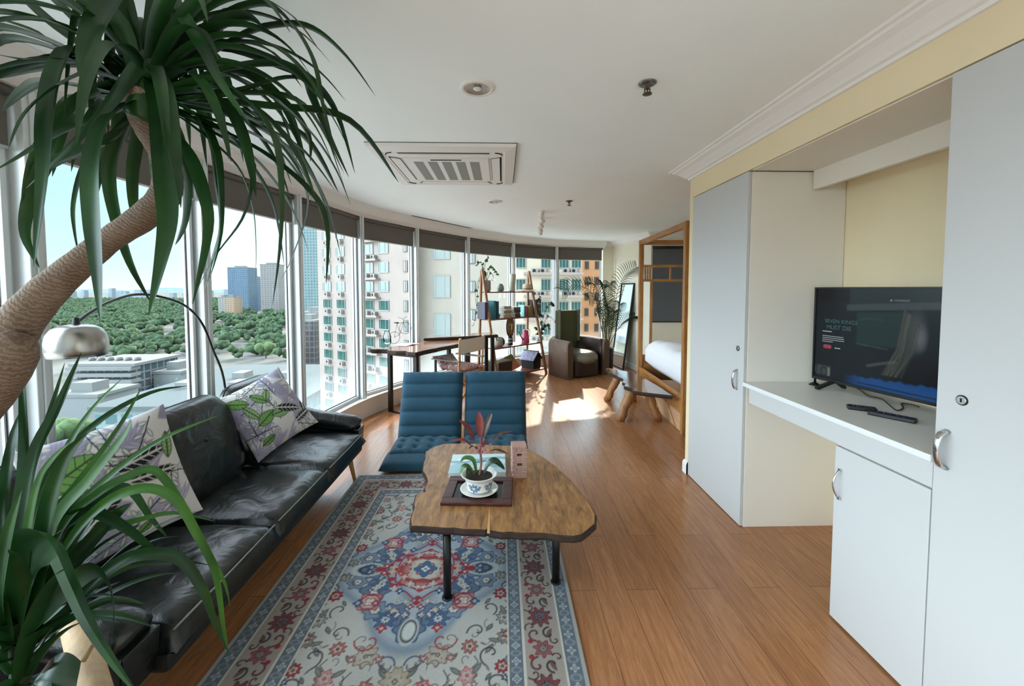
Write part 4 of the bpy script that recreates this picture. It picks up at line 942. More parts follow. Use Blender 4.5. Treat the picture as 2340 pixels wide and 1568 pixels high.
obj('handlebar', MB().tube([(.0, .065, .385), (.05, .08, .36), (.08, .065, .36), (.11, .05, .37), (.15, .06, .395)], .0035, 6), m_wire, t)
obj('saddle', MB().ell((.015, -.005, .305), (.045, .018, .012), 12, 6), m_black, t)
g = thing('glass_vase', 'clear glass vase under the wire bicycle on the desk', 'vase', (bp_.x - .10, bp_.y - .10, DZ))
obj('vessel', MB().lathe([(.001, .004), (.05, .004), (.06, .03), (.055, .12), (.035, .18), (.04, .2), (.037, .2), (.031, .18), (.051, .12), (.056, .03), (.001, .008)], 24), glass('clear glass', (.9, .95, .95)), g)
pa = thing('open_magazine', 'white paper sheet lying on the desk beside the wire bicycle', 'paper', (bp_.x + .19, bp_.y - .14, DZ + .001), ang)
obj('sheet', MB().grid(lambda u, v: ((u - .5) * .3, (v - .5) * .21, .003 + .012 * (1 - abs(2 * u - 1)) ** 2), 14, 4), mat('paper', '#e6e4e0', .7), pa)
# ------------------------------------------------------------------ director chair and its cushions
w_pale = wood('pale beech', '#a8794a', '#cfa775', (3, 3, 12), .45)
m_canvas = mat('white canvas', '#d8d1c4', .9, bump=.15, bs=300)
t = thing('director_chair', 'folding wooden director chair with white canvas back at the desk', 'chair', (-.64, 5.85, 0), R(57))
for x in (-.27, .27):
    obj('back_post', MB().bar((x, -.22, .44), (x, -.25, .97), .035, .022), w_pale, t, .003)
    obj('arm_post', MB().bar((x, .20, .44), (x, .20, .64), .03, .022), m_dark if x < 0 else w_pale, t, .003)
    obj('armrest', MB().box(x - .03, x + .03, -.25, .26, .64, .658), mat('grey armrest', '#7d7a72', .5), t, .005)
    obj('foot_rail', MB().box(x - .02, x + .02, -.26, .26, 0, .03), w_pale, t, .003)
    obj('seat_rail', MB().box(x - .018, x + .018, -.25, .25, .43, .46), w_pale, t, .003)
for y in (-.2, .2):
    for s_ in (-1, 1): obj('leg', MB().bar((-.26 * s_, y + .012 * s_, .03), (.26 * s_, y + .012 * s_, .44), .022, .03), w_pale, t, .002)
obj('canvas_back', MB().grid(lambda u, v: ((u - .5) * .60, -.245 - .035 * math.sin(PI * u) - .012 * v, .755 + .20 * v), 20, 6), m_canvas, t)
obj('canvas_seat', MB().grid(lambda u, v: ((u - .5) * .54, (v - .5) * .44, .452 - .02 * math.sin(PI * u)), 14, 6), m_canvas, t)
def quilt(name, label, w_, h_, th, loc, rot, base_c, seed):
    mb = MB(); n = 90; r2 = random.Random(seed)
    def sh(u, v, s):
        a, b = 2 * u - 1, 2 * v - 1
        return (a * w_ / 2 * (1 - .08 * (1 - b * b)), b * h_ / 2 * (1 - .08 * (1 - a * a)), s * th / 2 * (max(0, 1 - abs(a) ** 2.2) ** .6) * (max(0, 1 - abs(b) ** 2.2) ** .6))
    mb.grid(lambda u, v: sh(u, v, 1), n, n); mb.grid(lambda u, v: sh(1 - u, v, -1), n, n)
    V = np.array(mb.v); p = Pat(V[:, 0], V[:, 1], base_c)
    for k in range(70):
        x, y = r2.uniform(-.3, .3), r2.uniform(-.3, .3)
        if r2.random() < .5: p.leaf(x, y, .06, .03, r2.uniform(0, 6.28), r2.choice(['#b3243f', '#7c2338', '#d8cfc8', '#b98a86']), None)
        else: p.flower(x, y, .028, 6, r2.choice(['#b3243f', '#8c2a3d', '#e0d8d0']), '#7a2436', '#e2d6cf')
    mb.c = p.c
    o = obj(name, mb, vcol('printed linen', .9, .2)); o.location = loc; o.rotation_euler = rot
    return tag(o, label, 'cushion')
quilt('seat_pillow', 'dull pink patterned cushion on the director chair seat, on the right', .50, .48, .13, (-.58, 5.80, .525), (0, R(4), R(57)), '#a5837e', 4)
quilt('red_pillow', 'crimson and white patterned cushion on the director chair, on the left', .40, .30, .12, (-.82, 6.0, .56), (R(38), 0, R(48)), '#c2b0ab', 5)

# ------------------------------------------------------------------ ladder shelf
SO, SR = Vector((-.075, 6.85, 0)), math.atan2(.6915, .7226)
SM = Matrix.Translation(SO) @ Matrix.Rotation(SR, 4, 'Z')
def SW(x, y, z): return SM @ Vector((x, y, z))
def sx(px, y):
    """distance along the shelf at which the column px of the survey meets the depth y"""
    k = (px - PX) / F; d = CF + CR * k; g = d.x / d.y
    p0 = SW(0, y, 0); e = SW(1, y, 0) - p0
    return (g * p0.y - p0.x) / (e.x - g * e.y)
w_red = wood('reddish shelf wood', '#5d3226', '#94563f', (2, 12, 12), .4)
w_rail = wood('shelf rail wood', '#8a6248', '#b58a68', (12, 12, 2), .45)
t = thing('ladder_shelf', 'four-tier leaning wooden ladder shelf standing before the windows', 'shelf', SO, SR)
SL, SD = 1.287, .52
SZ = [.09, .587, 1.09, 1.575]
for x in (0, SL):
    obj('front_rail', MB().bar((x, 0, 0), (x + (.03 if x == 0 else -.03), .44, 2.0), .05, .03, up=(0, 1, 0)), w_rail, t, .003)
    obj('rear_rail', MB().bar((x + (.0 if x == 0 else 0), SD, 0), (x + (.03 if x == 0 else -.03), .46, 1.98), .045, .028, up=(0, 1, 0)), w_rail, t, .003)
for z in SZ: obj('shelf_board', MB().box(.026, SL - .026, .44 * z / 2 - .01, SD - .03, z, z + .025), w_red, t, .002)
SH = [z + .0255 for z in SZ]
def on(px, y, i): p = SW(sx(px, y), y, SH[i]); return (p.x, p.y, p.z)
# top tier
m_conc = mat('grey concrete', '#8f857c', .85, var=.1, vs=30, bump=.2)
pth = thing('trailing_pothos', 'grey pot with trailing pothos at the left end of the top shelf', 'potted plant', on(1113, .42, 3))
obj('pot', MB().lathe([(.001, 0), (.055, 0), (.068, .04), (.068, .2), (.06, .2), (.058, .17), (.001, .17)], 20), m_conc, pth)
vn = MB(); lf = MB()
def heart(mb, p, s, az, tilt):
    M = Matrix.Translation(p) @ Euler((R(tilt), 0, R(az))).to_matrix().to_4x4()
    o = [(0, 0), (.35, -.18), (.52, .1), (.45, .45), (.2, .8), (0, 1.05), (-.2, .8), (-.45, .45), (-.52, .1), (-.35, -.18)]
    mb.add([(x * s, y * s, -.12 * abs(x) * s) for x, y in o] + [(0, .4 * s, .04 * s)], [(i, (i + 1) % 10, 10) for i in range(10)], True, M)
pv = Vector(pth.location)
vines = [[(0, 0, .18), (-.05, .0, .36), (-.10, .02, .50), (-.14, 0, .52), (-.20, -.02, .45)], [(0, 0, .18), (.02, -.02, .36), (.08, -.03, .42), (.14, -.05, .36), (.20, -.05, .28)], [(0, 0, .18), (-.04, 0, .42), (.0, .0, .56), (.03, .01, .60)],
         [(0, 0, .18), (-.1, .0, .24), (-.16, .02, .1), (-.17, .0, -.1), (-.19, .0, -.3), (-.22, -.01, -.5), (-.25, 0, -.62)], [(0, 0, .18), (-.06, .02, .3), (-.15, .03, .22), (-.2, 0, .0), (-.2, .02, -.2), (-.17, 0, -.33)], [(0, 0, .18), (.05, -.03, .3), (.1, -.05, .3), (.12, -.06, .2)]]
for k, vv in enumerate(vines):
    cc = catmull(vv, 4); vn.tube(cc, .004, 5)
    for i in range(3, len(cc), 2 if k < 3 else 3): heart(lf, cc[i], rnd.uniform(.045, .075), rnd.uniform(0, 360), rnd.uniform(20, 80))
obj('vines', vn, mat('vine', '#4d5a2c', .6), pth); obj('leaves', lf, m_grn, pth)
o = obj('egg_vase', MB().lathe([(.001, 0), (.05, .002), (.068, .05), (.058, .1), (.035, .14), (.012, .155), (.001, .156)], 24), mat('celadon glaze', '#7e9186', .35, var=.1), loc=on(1144, .42, 3)); tag(o, 'small egg-shaped celadon vase on the top shelf', 'vase')
o = obj('tall_vase', MB().lathe([(.001, 0), (.06, 0), (.066, .02), (.058, .3), (.052, .335), (.044, .335), (.05, .3), (.001, .29)], 24), mat('stone vase', '#b8b6a4', .6, var=.15, vs=9), loc=on(1169, .43, 3), rot=(0, R(5), 0)); tag(o, 'tall pale cylindrical vase on the top shelf, left of the hat', 'vase')
hp = on(1204, .40, 3)
t = thing('straw_hat', 'wide-brimmed straw hat lying on the right of the top shelf', 'hat', (hp[0], hp[1], hp[2] + .004), 0)
m_straw = mat('straw', '#c6ab92', .9, bump=.5, bs=150)
obj('brim', MB().grid(lambda u, v: ((.085 + .115 * v) * math.cos(2 * PI * u), (.085 + .05 * v) * math.sin(2 * PI * u), .03 - .02 * v + .022 * v * math.cos(4 * PI * u) + .0), 40, 6, wrap=True), m_straw, t)
obj('crown', MB().lathe([(.001, .135), (.05, .145), (.075, .13), (.085, .09), (.088, .03)], 30), m_straw, t)
obj('hat_band', MB().lathe([(.0875, .035), (.0885, .035), (.087, .06), (.0865, .06)], 30), mat('hat band', '#8e7a68', .8), t)
# second tier: books
def book(px, y, i, w_, d, h_, col, label, rz=0, lean=0, lift=0):
    p = on(px, y, i)
    t = thing('book', label, 'book', (p[0], p[1], p[2] + lift), 0, 'books on the ladder shelf', (0, lean, SR + rz))
    obj('cover', MB().box(-w_ / 2, -w_ / 2 + .003, -d / 2, d / 2, 0, h_).box(w_ / 2 - .003, w_ / 2, -d / 2, d / 2, 0, h_).box(-w_ / 2, w_ / 2, -d / 2 - .002, -d / 2 + .002, 0, h_), mat('book ' + col, col, .5), t, .001)
    obj('pages', MB().box(-w_ / 2 + .003, w_ / 2 - .003, -d / 2 + .003, d / 2 - .006, .004, h_ - .004), mat('pages', '#d9d2c2', .9), t)
book(1101, .36, 2, .035, .2, .30, '#3f3b48', 'lavender spined book, first upright book from the left on the second shelf')
book(1105.5, .36, 2, .035, .2, .29, '#4a3d62', 'dark violet upright book beside the shelf rail on the second shelf')
book(1122, .36, 2, .05, .22, .32, '#1d6a70', 'thick teal upright book right of the left shelf rail')
book(1128.5, .36, 2, .04, .22, .31, '#14505a', 'dark teal upright book pressed against the thick teal one')
book(1191.5, .40, 2, .02, .16, .22, '#7fc3bb', 'thin mint green upright book right of the book stacks')
book(1197, .38, 2, .03, .15, .20, '#b0637c', 'pink upright book left of the olive one')
book(1207, .34, 2, .085, .15, .20, '#8a6f42', 'olive brown thick book standing before the dark box')
def flat(px, y, i, w_, d, ths, cols, lab):
    z = 0
    for k, (th, c) in enumerate(zip(ths, cols)):
        p = on(px, y, i)
        t = thing('book', lab % ('bottom', 'second lowest', 'third lowest', 'fourth lowest')[k] if k < len(ths) - 1 else lab % 'topmost', 'book', (p[0], p[1], p[2] + z), SR + R(rnd.uniform(-9, 9)), 'books on the ladder shelf')
        ww, dd_ = w_ * rnd.uniform(.85, 1.0), d * rnd.uniform(.85, 1)
        obj('cover', MB().box(-ww / 2, ww / 2, -dd_ / 2, dd_ / 2, 0, .003).box(-ww / 2, ww / 2, -dd_ / 2, dd_ / 2, th - .003, th).box(-ww / 2, ww / 2, -dd_ / 2, -dd_ / 2 + .003, 0, th), mat('book ' + c, c, .6), t)
        obj('pages', MB().box(-ww / 2 + .004, ww / 2 - .004, -dd_ / 2 + .003, dd_ / 2 - .004, .003, th - .003), mat('pages', '#d9d2c2', .9), t); z += th + .0005
flat(1153, .36, 2, .19, .20, (.05, .035, .045, .04, .04), ('#a79a86', '#c8bfae', '#8f8473', '#cfc8ba', '#a49a8c'), '%s book of the pale lying stack on the second shelf')
flat(1174, .36, 2, .19, .20, (.045, .05, .035, .06), ('#2c1a1c', '#6d4a4a', '#241718', '#5d4a44'), '%s book of the dark lying stack on the second shelf')
o = obj('wooden_bowl', MB().lathe([(.001, 0), (.025, 0), (.04, .03), (.045, .06), (.03, .08), (.026, .075), (.038, .05), (.001, .01)], 18), mat('bowl glaze', '#8d7a6a', .6), loc=on(1138, .34, 2)); tag(o, 'little round brown bowl between the teal books and the pale stack', 'bowl')
p = on(1222, .43, 2); t = thing('storage_box', 'tall charcoal box at the right end of the second shelf', 'box', p, SR)
obj('body', MB().box(-.14, .14, -.05, .05, 0, .29), mat('charcoal board', '#2b2d33', .7), t, .003); obj('lid', MB().box(-.143, .143, -.053, .053, .29, .325), mat('slate lid', '#3a3e48', .6), t, .003)
# third tier
p = on(1137, .25, 1); t = thing('stoneware_jar', 'dark and white glazed jar with a lug at the left of the third shelf', 'jar', p, SR)
obj('body', MB().lathe([(.001, 0), (.09, 0), (.105, .05), (.1, .13), (.075, .16), (.068, .155), (.09, .12), (.001, .02)], 24), mat('pale glaze', '#a9a294', .35), t)
obj('dark_half', MB().ell((.055, -.02, .085), (.075, .085, .088), 16, 10), mat('dark glaze', '#2b2622', .3), t)
obj('lug', MB().tube(circ((-.05, -.06, .15), .035, (1, 0)), .008, 6, closed=True), mat('dark glaze', '#2b2622', .3), t)
p = on(1166, .28, 1); t = thing('carved_mask', 'carved oval wooden mask on a black and white striped stand', 'mask', p, SR)
m_msk = wood('carved wood', '#3c2718', '#8a6a42', (8, 8, 3), .5)
obj('face', MB().ell((0, 0, .33), (.095, .035, .185), 24, 16), m_msk, t)
fc = MB().ell((0, -.035, .33), (.014, .022, .07), 10, 8)
for s_ in (-1, 1): fc.ell((s_ * .04, -.03, .37), (.024, .01, .012), 10, 6)
fc.ell((0, -.032, .235), (.03, .012, .01), 10, 6)
obj('features', fc, mat('light carving', '#b08a58', .5), t)
obj('rim', MB().tube([(.096 * math.cos(2 * PI * k / 30), 0, .33 + .187 * math.sin(2 * PI * k / 30)) for k in range(30)], .010, 6, closed=True), mat('mask rim', '#1f1510', .6), t)
for k in range(5): obj('stand_ring', MB().lathe([(.001, k * .03), (.05 - .002 * k, k * .03), (.05 - .002 * k, k * .03 + .03), (.001, k * .03 + .03)], 20), mat('black glaze', '#18191a', .4) if k % 2 == 0 else mat('grey white glaze', '#8f989a', .4), t)
p = on(1201, .26, 1); t = thing('watering_can', 'pink watering can with long dark spout on the third shelf', 'watering can', p, SR)
m_pk = mat('pink enamel', '#b9486c', .3)
obj('body', MB().lathe([(.001, 0), (.075, 0), (.078, .01), (.055, .24), (.045, .25), (.04, .245), (.001, .24)], 24), m_pk, t)
obj('spout', MB().tube([(-.06, 0, .05), (-.12, 0, .12), (-.19, 0, .23)], [.013, .010, .008], 8), mat('dark spout', '#2c3a38', .4), t)
obj('handle', MB().tube(catmull([(.05, 0, .22), (.10, 0, .26), (.125, 0, .2), (.11, 0, .12), (.068, 0, .08)], 4), .006, 6), mat('pale handle', '#b9bfc0', .4), t)
p = on(1234, .22, 1); t = thing('shelf_plant', 'small pot with a tall climbing plant at the right end of the third shelf', 'potted plant', p)
obj('pot', MB().lathe([(.001, 0), (.05, 0), (.068, .1), (.06, .1), (.001, .09)], 18), mat('pale grey pot', '#8f999a', .5), t)
vn = MB(); lf = MB()
for vv in ([(0, 0, .08), (.03, 0, .3), (.0, .0, .55), (-.02, 0, .78), (.02, 0, .88)], [(0, 0, .08), (.08, 0, .25), (.16, 0, .3), (.2, -.02, .22)], [(0, 0, .08), (.05, 0, .4), (.12, 0, .62), (.2, .02, .72), (.28, .02, .68)], [(0, 0, .08), (-.05, 0, .2), (-.1, 0, .26)], [(0, 0, .08), (.1, 0, .4), (.2, 0, .48), (.33, 0, .33)]):
    cc = catmull(vv, 4); vn.tube(cc, .004, 5)
    for i in range(3, len(cc), 2): heart(lf, cc[i], rnd.uniform(.05, .08), rnd.uniform(0, 360), rnd.uniform(30, 90))
for k in range(12): heart(lf, Vector((rnd.uniform(-.07, .07), rnd.uniform(-.05, .05), rnd.uniform(.1, .2))), .06, rnd.uniform(0, 360), rnd.uniform(0, 60))
obj('vines', vn, mat('vine', '#4d5a2c', .6), t); obj('leaves', lf, m_dkg, t)
# bottom tier
p = on(1143, .22, 0); t = thing('basket', 'dark woven box basket at the left of the bottom shelf', 'basket', p, SR)
obj('body', MB().prism([(-.17, -.14), (.17, -.14), (.17, .14), (-.17, .14)], 0, .22), mat('dark wicker', '#3d2a20', .8, bump=.8, bs=60), t, .01); obj('lid', MB().prism([(-.175, -.145), (.175, -.145), (.175, .145), (-.175, .145)], .222, .25), mat('wicker lid', '#5d5142', .8, bump=.8, bs=60), t, .008)
p = on(1172, .18, 0); t = thing('art_board', 'thin orange and olive painted board leaning on the bottom shelf', 'board', (p[0], p[1], p[2] + .03), 0, None, (R(-38), R(-14), SR))
obj('front', MB().box(-.2, .2, -.006, 0, 0, .16), mat('orange paint', '#c07d5c', .7), t); obj('olive_field', MB().box(-.2, .2, -.006, 0, .16, .29), mat('olive paint', '#8a8345', .7), t); obj('backing', MB().box(-.2, .2, 0, .006, 0, .29), mat('board back', '#3a3430', .8), t)
p = on(1180, .06, 0); t = thing('open_book', 'open white book lying at the front edge of the bottom shelf', 'book', (p[0] - .03, p[1], p[2]), SR)
obj('pages', MB().grid(lambda u, v: ((u - .5) * .3, (v - .5) * .16, .004 + .035 * abs(math.sin(PI * u * 2)) ** .7 * (.6 + .4 * v)), 24, 4), mat('paper', '#e6e4e0', .7), t)
p = on(1214, .24, 0); t = thing('birdhouse', 'black birdhouse with a white printed roof on the right of the bottom shelf', 'birdhouse', p, SR + R(8))
obj('body', MB().prism([(-.12, 0), (.12, 0), (.13, .16), (0, .29), (-.13, .16)], -.14, .14, Matrix(((1, 0, 0, 0), (0, 0, 1, 0), (0, 1, 0, 0), (0, 0, 0, 1)))), mat('black board', '#17171a', .6), t)
for s_ in (-1, 1): obj('roof_panel', MB().cbox((s_ * .085, 0, .245), (.23, .33, .012), (0, s_ * R(44), 0)), mat('printed paper', '#a9a8c2', .6, var=.5, vs=22) if s_ < 0 else mat('black board', '#17171a', .6), t)
obj('ridge', MB().box(-.02, .02, -.17, .17, .325, .34), mat('black board', '#17171a', .6), t)

# ------------------------------------------------------------------ tub armchair
m_tan = mat('worn brown leather', '#6b5546', .55, var=.15, vs=8, bump=.15, bs=40); m_cho = mat('dark brown leather', '#2f1d17', .4); m_olv = mat('olive cloth', '#55563a', .8, bump=.1, bs=200); m_seat = mat('grey olive leather', '#7d7767', .32)
t = thing('tub_armchair', 'brown leather tub armchair with tall olive back by the last window', 'armchair', (1.40, 7.80, 0), R(208))
def shell(mb, a0, a1, r0, r1, z0, z1, n=26):
    """part of the tub's U: plan runs from angle a0 to a1 with straight arms"""
    path = []
    for k in range(n + 1):
        a = a0 + (a1 - a0) * k / n
        if a < -90: path.append((-1, 0, (-a - 90) / 100.0)); 
        elif a > 90: path.append((1, 0, (a - 90) / 100.0))
        else: path.append((math.sin(R(a)), -math.cos(R(a)), 0))
    sec = [(r0, z0), (r1, z0), (r1, z1 - .12), (r1 - .015, z1 - .06), (r1 - .045, z1 - .015), ((r0 + r1) / 2, z1), (r0 + .04, z1 - .015), (r0 + .012, z1 - .06), (r0, z1 - .12)] if r1 - r0 > .1 else [(r0, z0), (r1, z0), (r1, z1), (r0, z1)]
    m = len(sec); vs = [(x * r, y * r + st * .55 * .8, z) for x, y, st in path for r, z in sec]
    fs = [(i * m + k, i * m + (k + 1) % m, (i + 1) * m + (k + 1) % m, (i + 1) * m + k) for i in range(n) for k in range(m)]
    fs += [list(reversed(range(m))), [n * m + k for k in range(m)]]
    return mb.add(vs, fs, True)
obj('shell', shell(MB(), -190, 190, .37, .50, .0, .70), m_tan, t)
obj('lining', shell(MB(), -178, 178, .355, .372, .08, .685), m_cho, t)
for s_ in (-1, 1): obj('arm_front', MB().prism(rrect(.125, .66, .062, 6), -.006, .006, Matrix.Translation((s_ * .435, .452, .345)) @ Matrix.Rotation(PI / 2, 4, 'X')), mat('arm front leather', '#55402f', .5), t)
obj('seat_base', MB().prism(rrect(.68, .74, .2, 6), .03, .30, Matrix.Translation((0, .08, 0))), m_cho, t)
obj('seat_cushion', MB().puffy(dens([(.335 * math.cos(2 * PI * k / 36), .13 + .42 * math.sin(2 * PI * k / 36)) for k in range(36)], .05), .24, Matrix.Translation((0, 0, .36)), 8, .45), m_seat, t)
obj('tall_back', MB().box(-.25, .25, -.30, -.20, .36, 1.22).box(-.25, -.215, -.20, -.12, .6, 1.245).box(.215, .25, -.20, -.12, .6, 1.245), m_olv, t, .02)

# ------------------------------------------------------------------ palm
t = thing('palm', 'feathery palm in a black pot between the armchair and the mirror', 'house plant', (2.09, 7.98, 0))
obj('pot', MB().lathe([(.001, 0), (.11, 0), (.125, .03), (.14, .45), (.145, .47), (.13, .47), (.125, .43), (.001, .42)], 28), mat('black pot', '#121214', .35), t)
obj('soil', MB().lathe([(.127, .435), (.001, .44)], 16), m_soil, t)
m_palm = leafmat('palm frond', '#1f3120', '#3a4f2e'); m_pst = mat('palm stalk', '#3d4429', .6)
def frond(P, ln, nl=17, w_=.0135):
    C = catmull(P, 6); obj('stalk', MB().tube(C, [.007 - .005 * i / len(C) for i in range(len(C))], 6), m_pst, t)
    if ln < .1: return
    mb = MB(); m = len(C)
    for k in range(nl):
        s_ = .38 + .62 * k / (nl - 1); i = min(int(s_ * (m - 1)), m - 2); f = s_ * (m - 1) - i
        p = C[i].lerp(C[i + 1], f); tg = (C[i + 1] - C[i]).normalized()
        sd = tg.cross(Vector((0, 0, 1))); sd = sd.normalized() if sd.length > .1 else Vector((1, 0, 0))
        l = ln * (.55 + .45 * math.sin(PI * min(1, .2 + (s_ - .38) / .62 * .7))); up_ = sd.cross(tg)
        for sg in (-1, 1):
            d = (tg * .5 + sd * sg * .55 + up_ * (.75 if sg > 0 else -.35)).normalized()
            ribbon_leaf(mb, [p, p + d * l * .5 + Vector((0, 0, .01)), p + d * l + Vector((0, 0, -.2 * l))], w_, None, .1, 3, up=(.1, -1, .3))
    obj('frond', mb, m_palm, t)
O = Vector((2.09, 7.98, 0))
for P, ln in (([(0, 0, .43), (-.06, 0, .85), (-.2, -.02, 1.35), (-.42, -.05, 1.66), (-.72, -.1, 1.72), (-.90, -.12, 1.62)], .34), ([(.02, 0, .43), (.1, -.02, .9), (.17, -.05, 1.5), (.26, -.1, 1.82), (.36, -.2, 1.98), (.46, -.35, 2.06)], .30), ([(0, 0, .43), (-.02, 0, .9), (-.06, -.03, 1.35), (-.10, -.06, 1.62), (-.12, -.15, 1.72)], .26),
              ([(0, 0, .43), (-.08, 0, .8), (-.14, -.05, 1.2), (-.26, -.12, 1.42), (-.4, -.2, 1.44)], .28), ([(0, .02, .43), (.0, 0, 1.0), (.0, -.06, 1.5), (.02, -.1, 1.75)], .24), ([(.02, 0, .43), (.12, -.05, .7), (.26, -.1, .95), (.38, -.2, 1.08), (.46, -.3, 1.12)], .22), ([(0, 0, .43), (-.1, -.04, .75), (-.16, -.1, 1.05), (-.2, -.2, 1.25)], .22),
              ([(0, 0, .43), (-.03, -.03, .8), (-.05, -.06, 1.1), (-.02, -.12, 1.38)], .26), ([(0, 0, .43), (.03, -.02, .85), (.0, -.06, 1.2), (-.08, -.12, 1.5)], .26), ([(0, 0, .43), (-.06, 0, .95), (-.12, .02, 1.4), (-.22, .03, 1.7), (-.34, .03, 1.78)], .28), ([(0, 0, .43), (.03, .0, .7), (.06, -.05, 1.0), (.12, -.1, 1.2)], .24), ([(.02, 0, .43), (.04, -.05, .75), (.02, -.12, 1.1), (-.04, -.25, 1.3)], .24), ([(0, 0, .43), (.08, -.04, .8), (.16, -.1, 1.15), (.2, -.2, 1.35)], .2), ([(0, 0, .43), (.1, -.02, .9), (.14, -.04, 1.6), (.15, -.05, 2.25)], .04)):
    frond(P, ln)

# ------------------------------------------------------------------ leaning mirror
t = thing('leaning_mirror', 'tall black-framed mirror leaning on the far right wall behind the bed post', 'mirror', (2.345, 8.62, .002))
t.rotation_euler = (R(-7.2), 0, math.atan2(-.987, .158))
obj('frame', MB().box(0, .03, 0, .03, 0, 1.78).box(.55, .58, 0, .03, 0, 1.78).box(.03, .55, 0, .03, 0, .03).box(.03, .55, 0, .03, 1.75, 1.78).box(.03, .55, .02, .03, .03, 1.75), m_black, t, .002)
obj('mirror_glass', MB().box(.03, .55, .012, .016, .03, 1.75), mat('silvered glass', '#e8ecec', .03, 1.0), t)

# ------------------------------------------------------------------ bench
w_ben = wood('polished bench slab', '#5e3420', '#8f5a3a', (10, 1.2, 10), .16, 2.5, .1, .6); w_log = wood('peeled log', '#7d4f2c', '#b5824f', (8, 8, 2), .5)
t = thing('bench', 'live-edge wooden bench on splayed log legs beside the bed', 'bench', (1.78, 5.3, 0))
o = [(1.57, 4.74), (1.68, 4.66), (1.80, 4.60), (1.955, 4.52), (1.965, 4.9), (1.96, 5.5), (1.90, 5.86), (1.82, 5.92), (1.74, 5.98), (1.66, 6.14), (1.58, 6.12), (1.62, 5.95), (1.55, 5.85), (1.60, 5.6), (1.63, 5.35), (1.57, 5.2), (1.59, 5.1), (1.53, 4.98), (1.60, 4.86)]
obj('seat', slab([(x - 1.78 + rnd.uniform(-.006, .006), y - 5.3 + rnd.uniform(-.006, .006)) for x, y in dens(o, .07)], .375, .425), [w_ben, w_edge], t)
for a, b, r0, r1 in (((-.32, -.37, .0), (-.14, -.30, .385), .055, .062), ((.17, -.38, 0), (.04, -.30, .385), .05, .058), ((-.24, .55, 0), (-.1, .45, .385), .05, .055), ((.14, .50, 0), (.04, .42, .385), .05, .055)):
    a, b = Vector(a), Vector(b); pts = [a.lerp(b, k / 5) + Vector((.008 * math.sin(k * 2), .008 * math.cos(k * 3), 0)) for k in range(6)]; pts[0].z = 0.004; pts[-1].z = .385
    obj('leg', MB().tube(pts, [r0 * (1 + .08 * math.sin(k * 2.3)) + (r1 - r0) * k / 5 for k in range(6)], 12), w_log, t)

# ------------------------------------------------------------------ canopy bed
w_bed = wood('honey pine', '#8d5a2c', '#c08a4e', (8, 8, 1.5), .4); w_bed2 = wood('honey pine rail', '#8d5a2c', '#c08a4e', (8, 1.5, 8), .4)
t = thing('canopy_bed', 'honey-coloured wooden four-post canopy bed in the alcove on the right', 'bed', (2.02, 4.42, 0), R(-3.3))
BL, BW = 1.78, 1.6; q = .065
for x in (0, BW):
    for y in (0, BL): obj('post', MB().box(x, x + q, y, y + q, 0, 2.40), w_bed, t, .004)
for x in (0, BW): obj('side_rail', MB().box(x + .012, x + .05, q, BL, .22, .43), w_bed2, t, .004); obj('canopy_rail', MB().box(x + .005, x + .055, q, BL, 2.33, 2.40), w_bed2, t, .004)
w_bx = wood('honey pine cross', '#8d5a2c', '#c08a4e', (1.5, 8, 8), .4)
for y in (0, BL): obj('end_rail', MB().box(q, BW, y + .012, y + .05, .22, .43), w_bx, t, .004); obj('canopy_rail', MB().box(q, BW, y + .005, y + .055, 2.33, 2.40), w_bx, t, .004)
lt = MB().box(q, BW, BL + .01, BL + .05, 1.98, 2.02).box(q, BW, BL + .01, BL + .05, 1.76, 1.80)
for x in (.085, .12, .155, .47, .8, 1.1, 1.4): lt.box(x, x + .022, BL + .015, BL + .045, 1.80, 1.98)
obj('lattice', lt, w_bx, t)
obj('inner_post', MB().box(.175, .21, BL + .01, BL + .05, .43, 1.76), w_bed, t, .003)
obj('under_panel', MB().box(.03, .045, q, BL, .0, .22), wood('pale ply', '#b98d66', '#d2a982', (8, 1.5, 8), .5), t)
pl = MB()
for y in (.25, .85, 1.4): pl.bar((.026, y, .01), (.026, y + .28, .215), .012, .01)
obj('brace', pl, w_bed2, t)
obj('headboard', MB().box(q, BW, BL + .02, BL + .04, .43, .62), w_bx, t)
m = thing('mattress', 'thick white mattress lying in the wooden canopy bed', 'mattress', (2.02, 4.42, 0), R(-3.3))
obj('body', MB().puffy(dens([(x + .82, y + .93) for x, y in rrect(1.48, 1.68, .08, 4)], .08), .40, Matrix.Translation((0, 0, .63)), 8, .75), mat('white sheet', '#e4e3e6', .9), m)
d = MB()
def dv(u, v):
    x, y = .11 + 1.45 * u, .12 + 1.62 * v
    e = max(0, 1 - abs(2 * u - 1) ** 10) ** .4 * max(0, 1 - abs(2 * v - 1) ** 10) ** .4
    return (x - .03 * (1 - e) * (1 if u < .5 else -1), y, .70 + .155 * e + .035 * math.sin(u * 3 + v * 2.3) * e + .012 * math.sin(u * 17 + v * 9) * e + .008 * math.sin(v * 31 + u * 5) * e)
d.grid(dv, 50, 60)
o = obj('duvet', d, mat('white duvet', '#e9e7ea', .9, bump=.2, bs=14)); o.location = (2.02, 4.42, 0.004); o.rotation_euler = (0, 0, R(-3.3)); tag(o, 'rumpled white duvet spread over the mattress of the canopy bed', 'duvet')
t = thing('roller_blind', 'lowered grey roller blind on the wall behind the canopy bed', 'blind', (2.80, 7.47, 1.02))
obj('fabric', MB().box(0, .95, .0, .004, .02, 1.40), mat('slate blind', '#5d6062', .9), t); obj('bottom_bar', MB().box(0, .95, -.006, .008, 0, .02), m_black, t); obj('roller_tube', MB().tube([(0, -.012, 1.40), (.95, -.012, 1.40)], .025, 12), m_black, t)

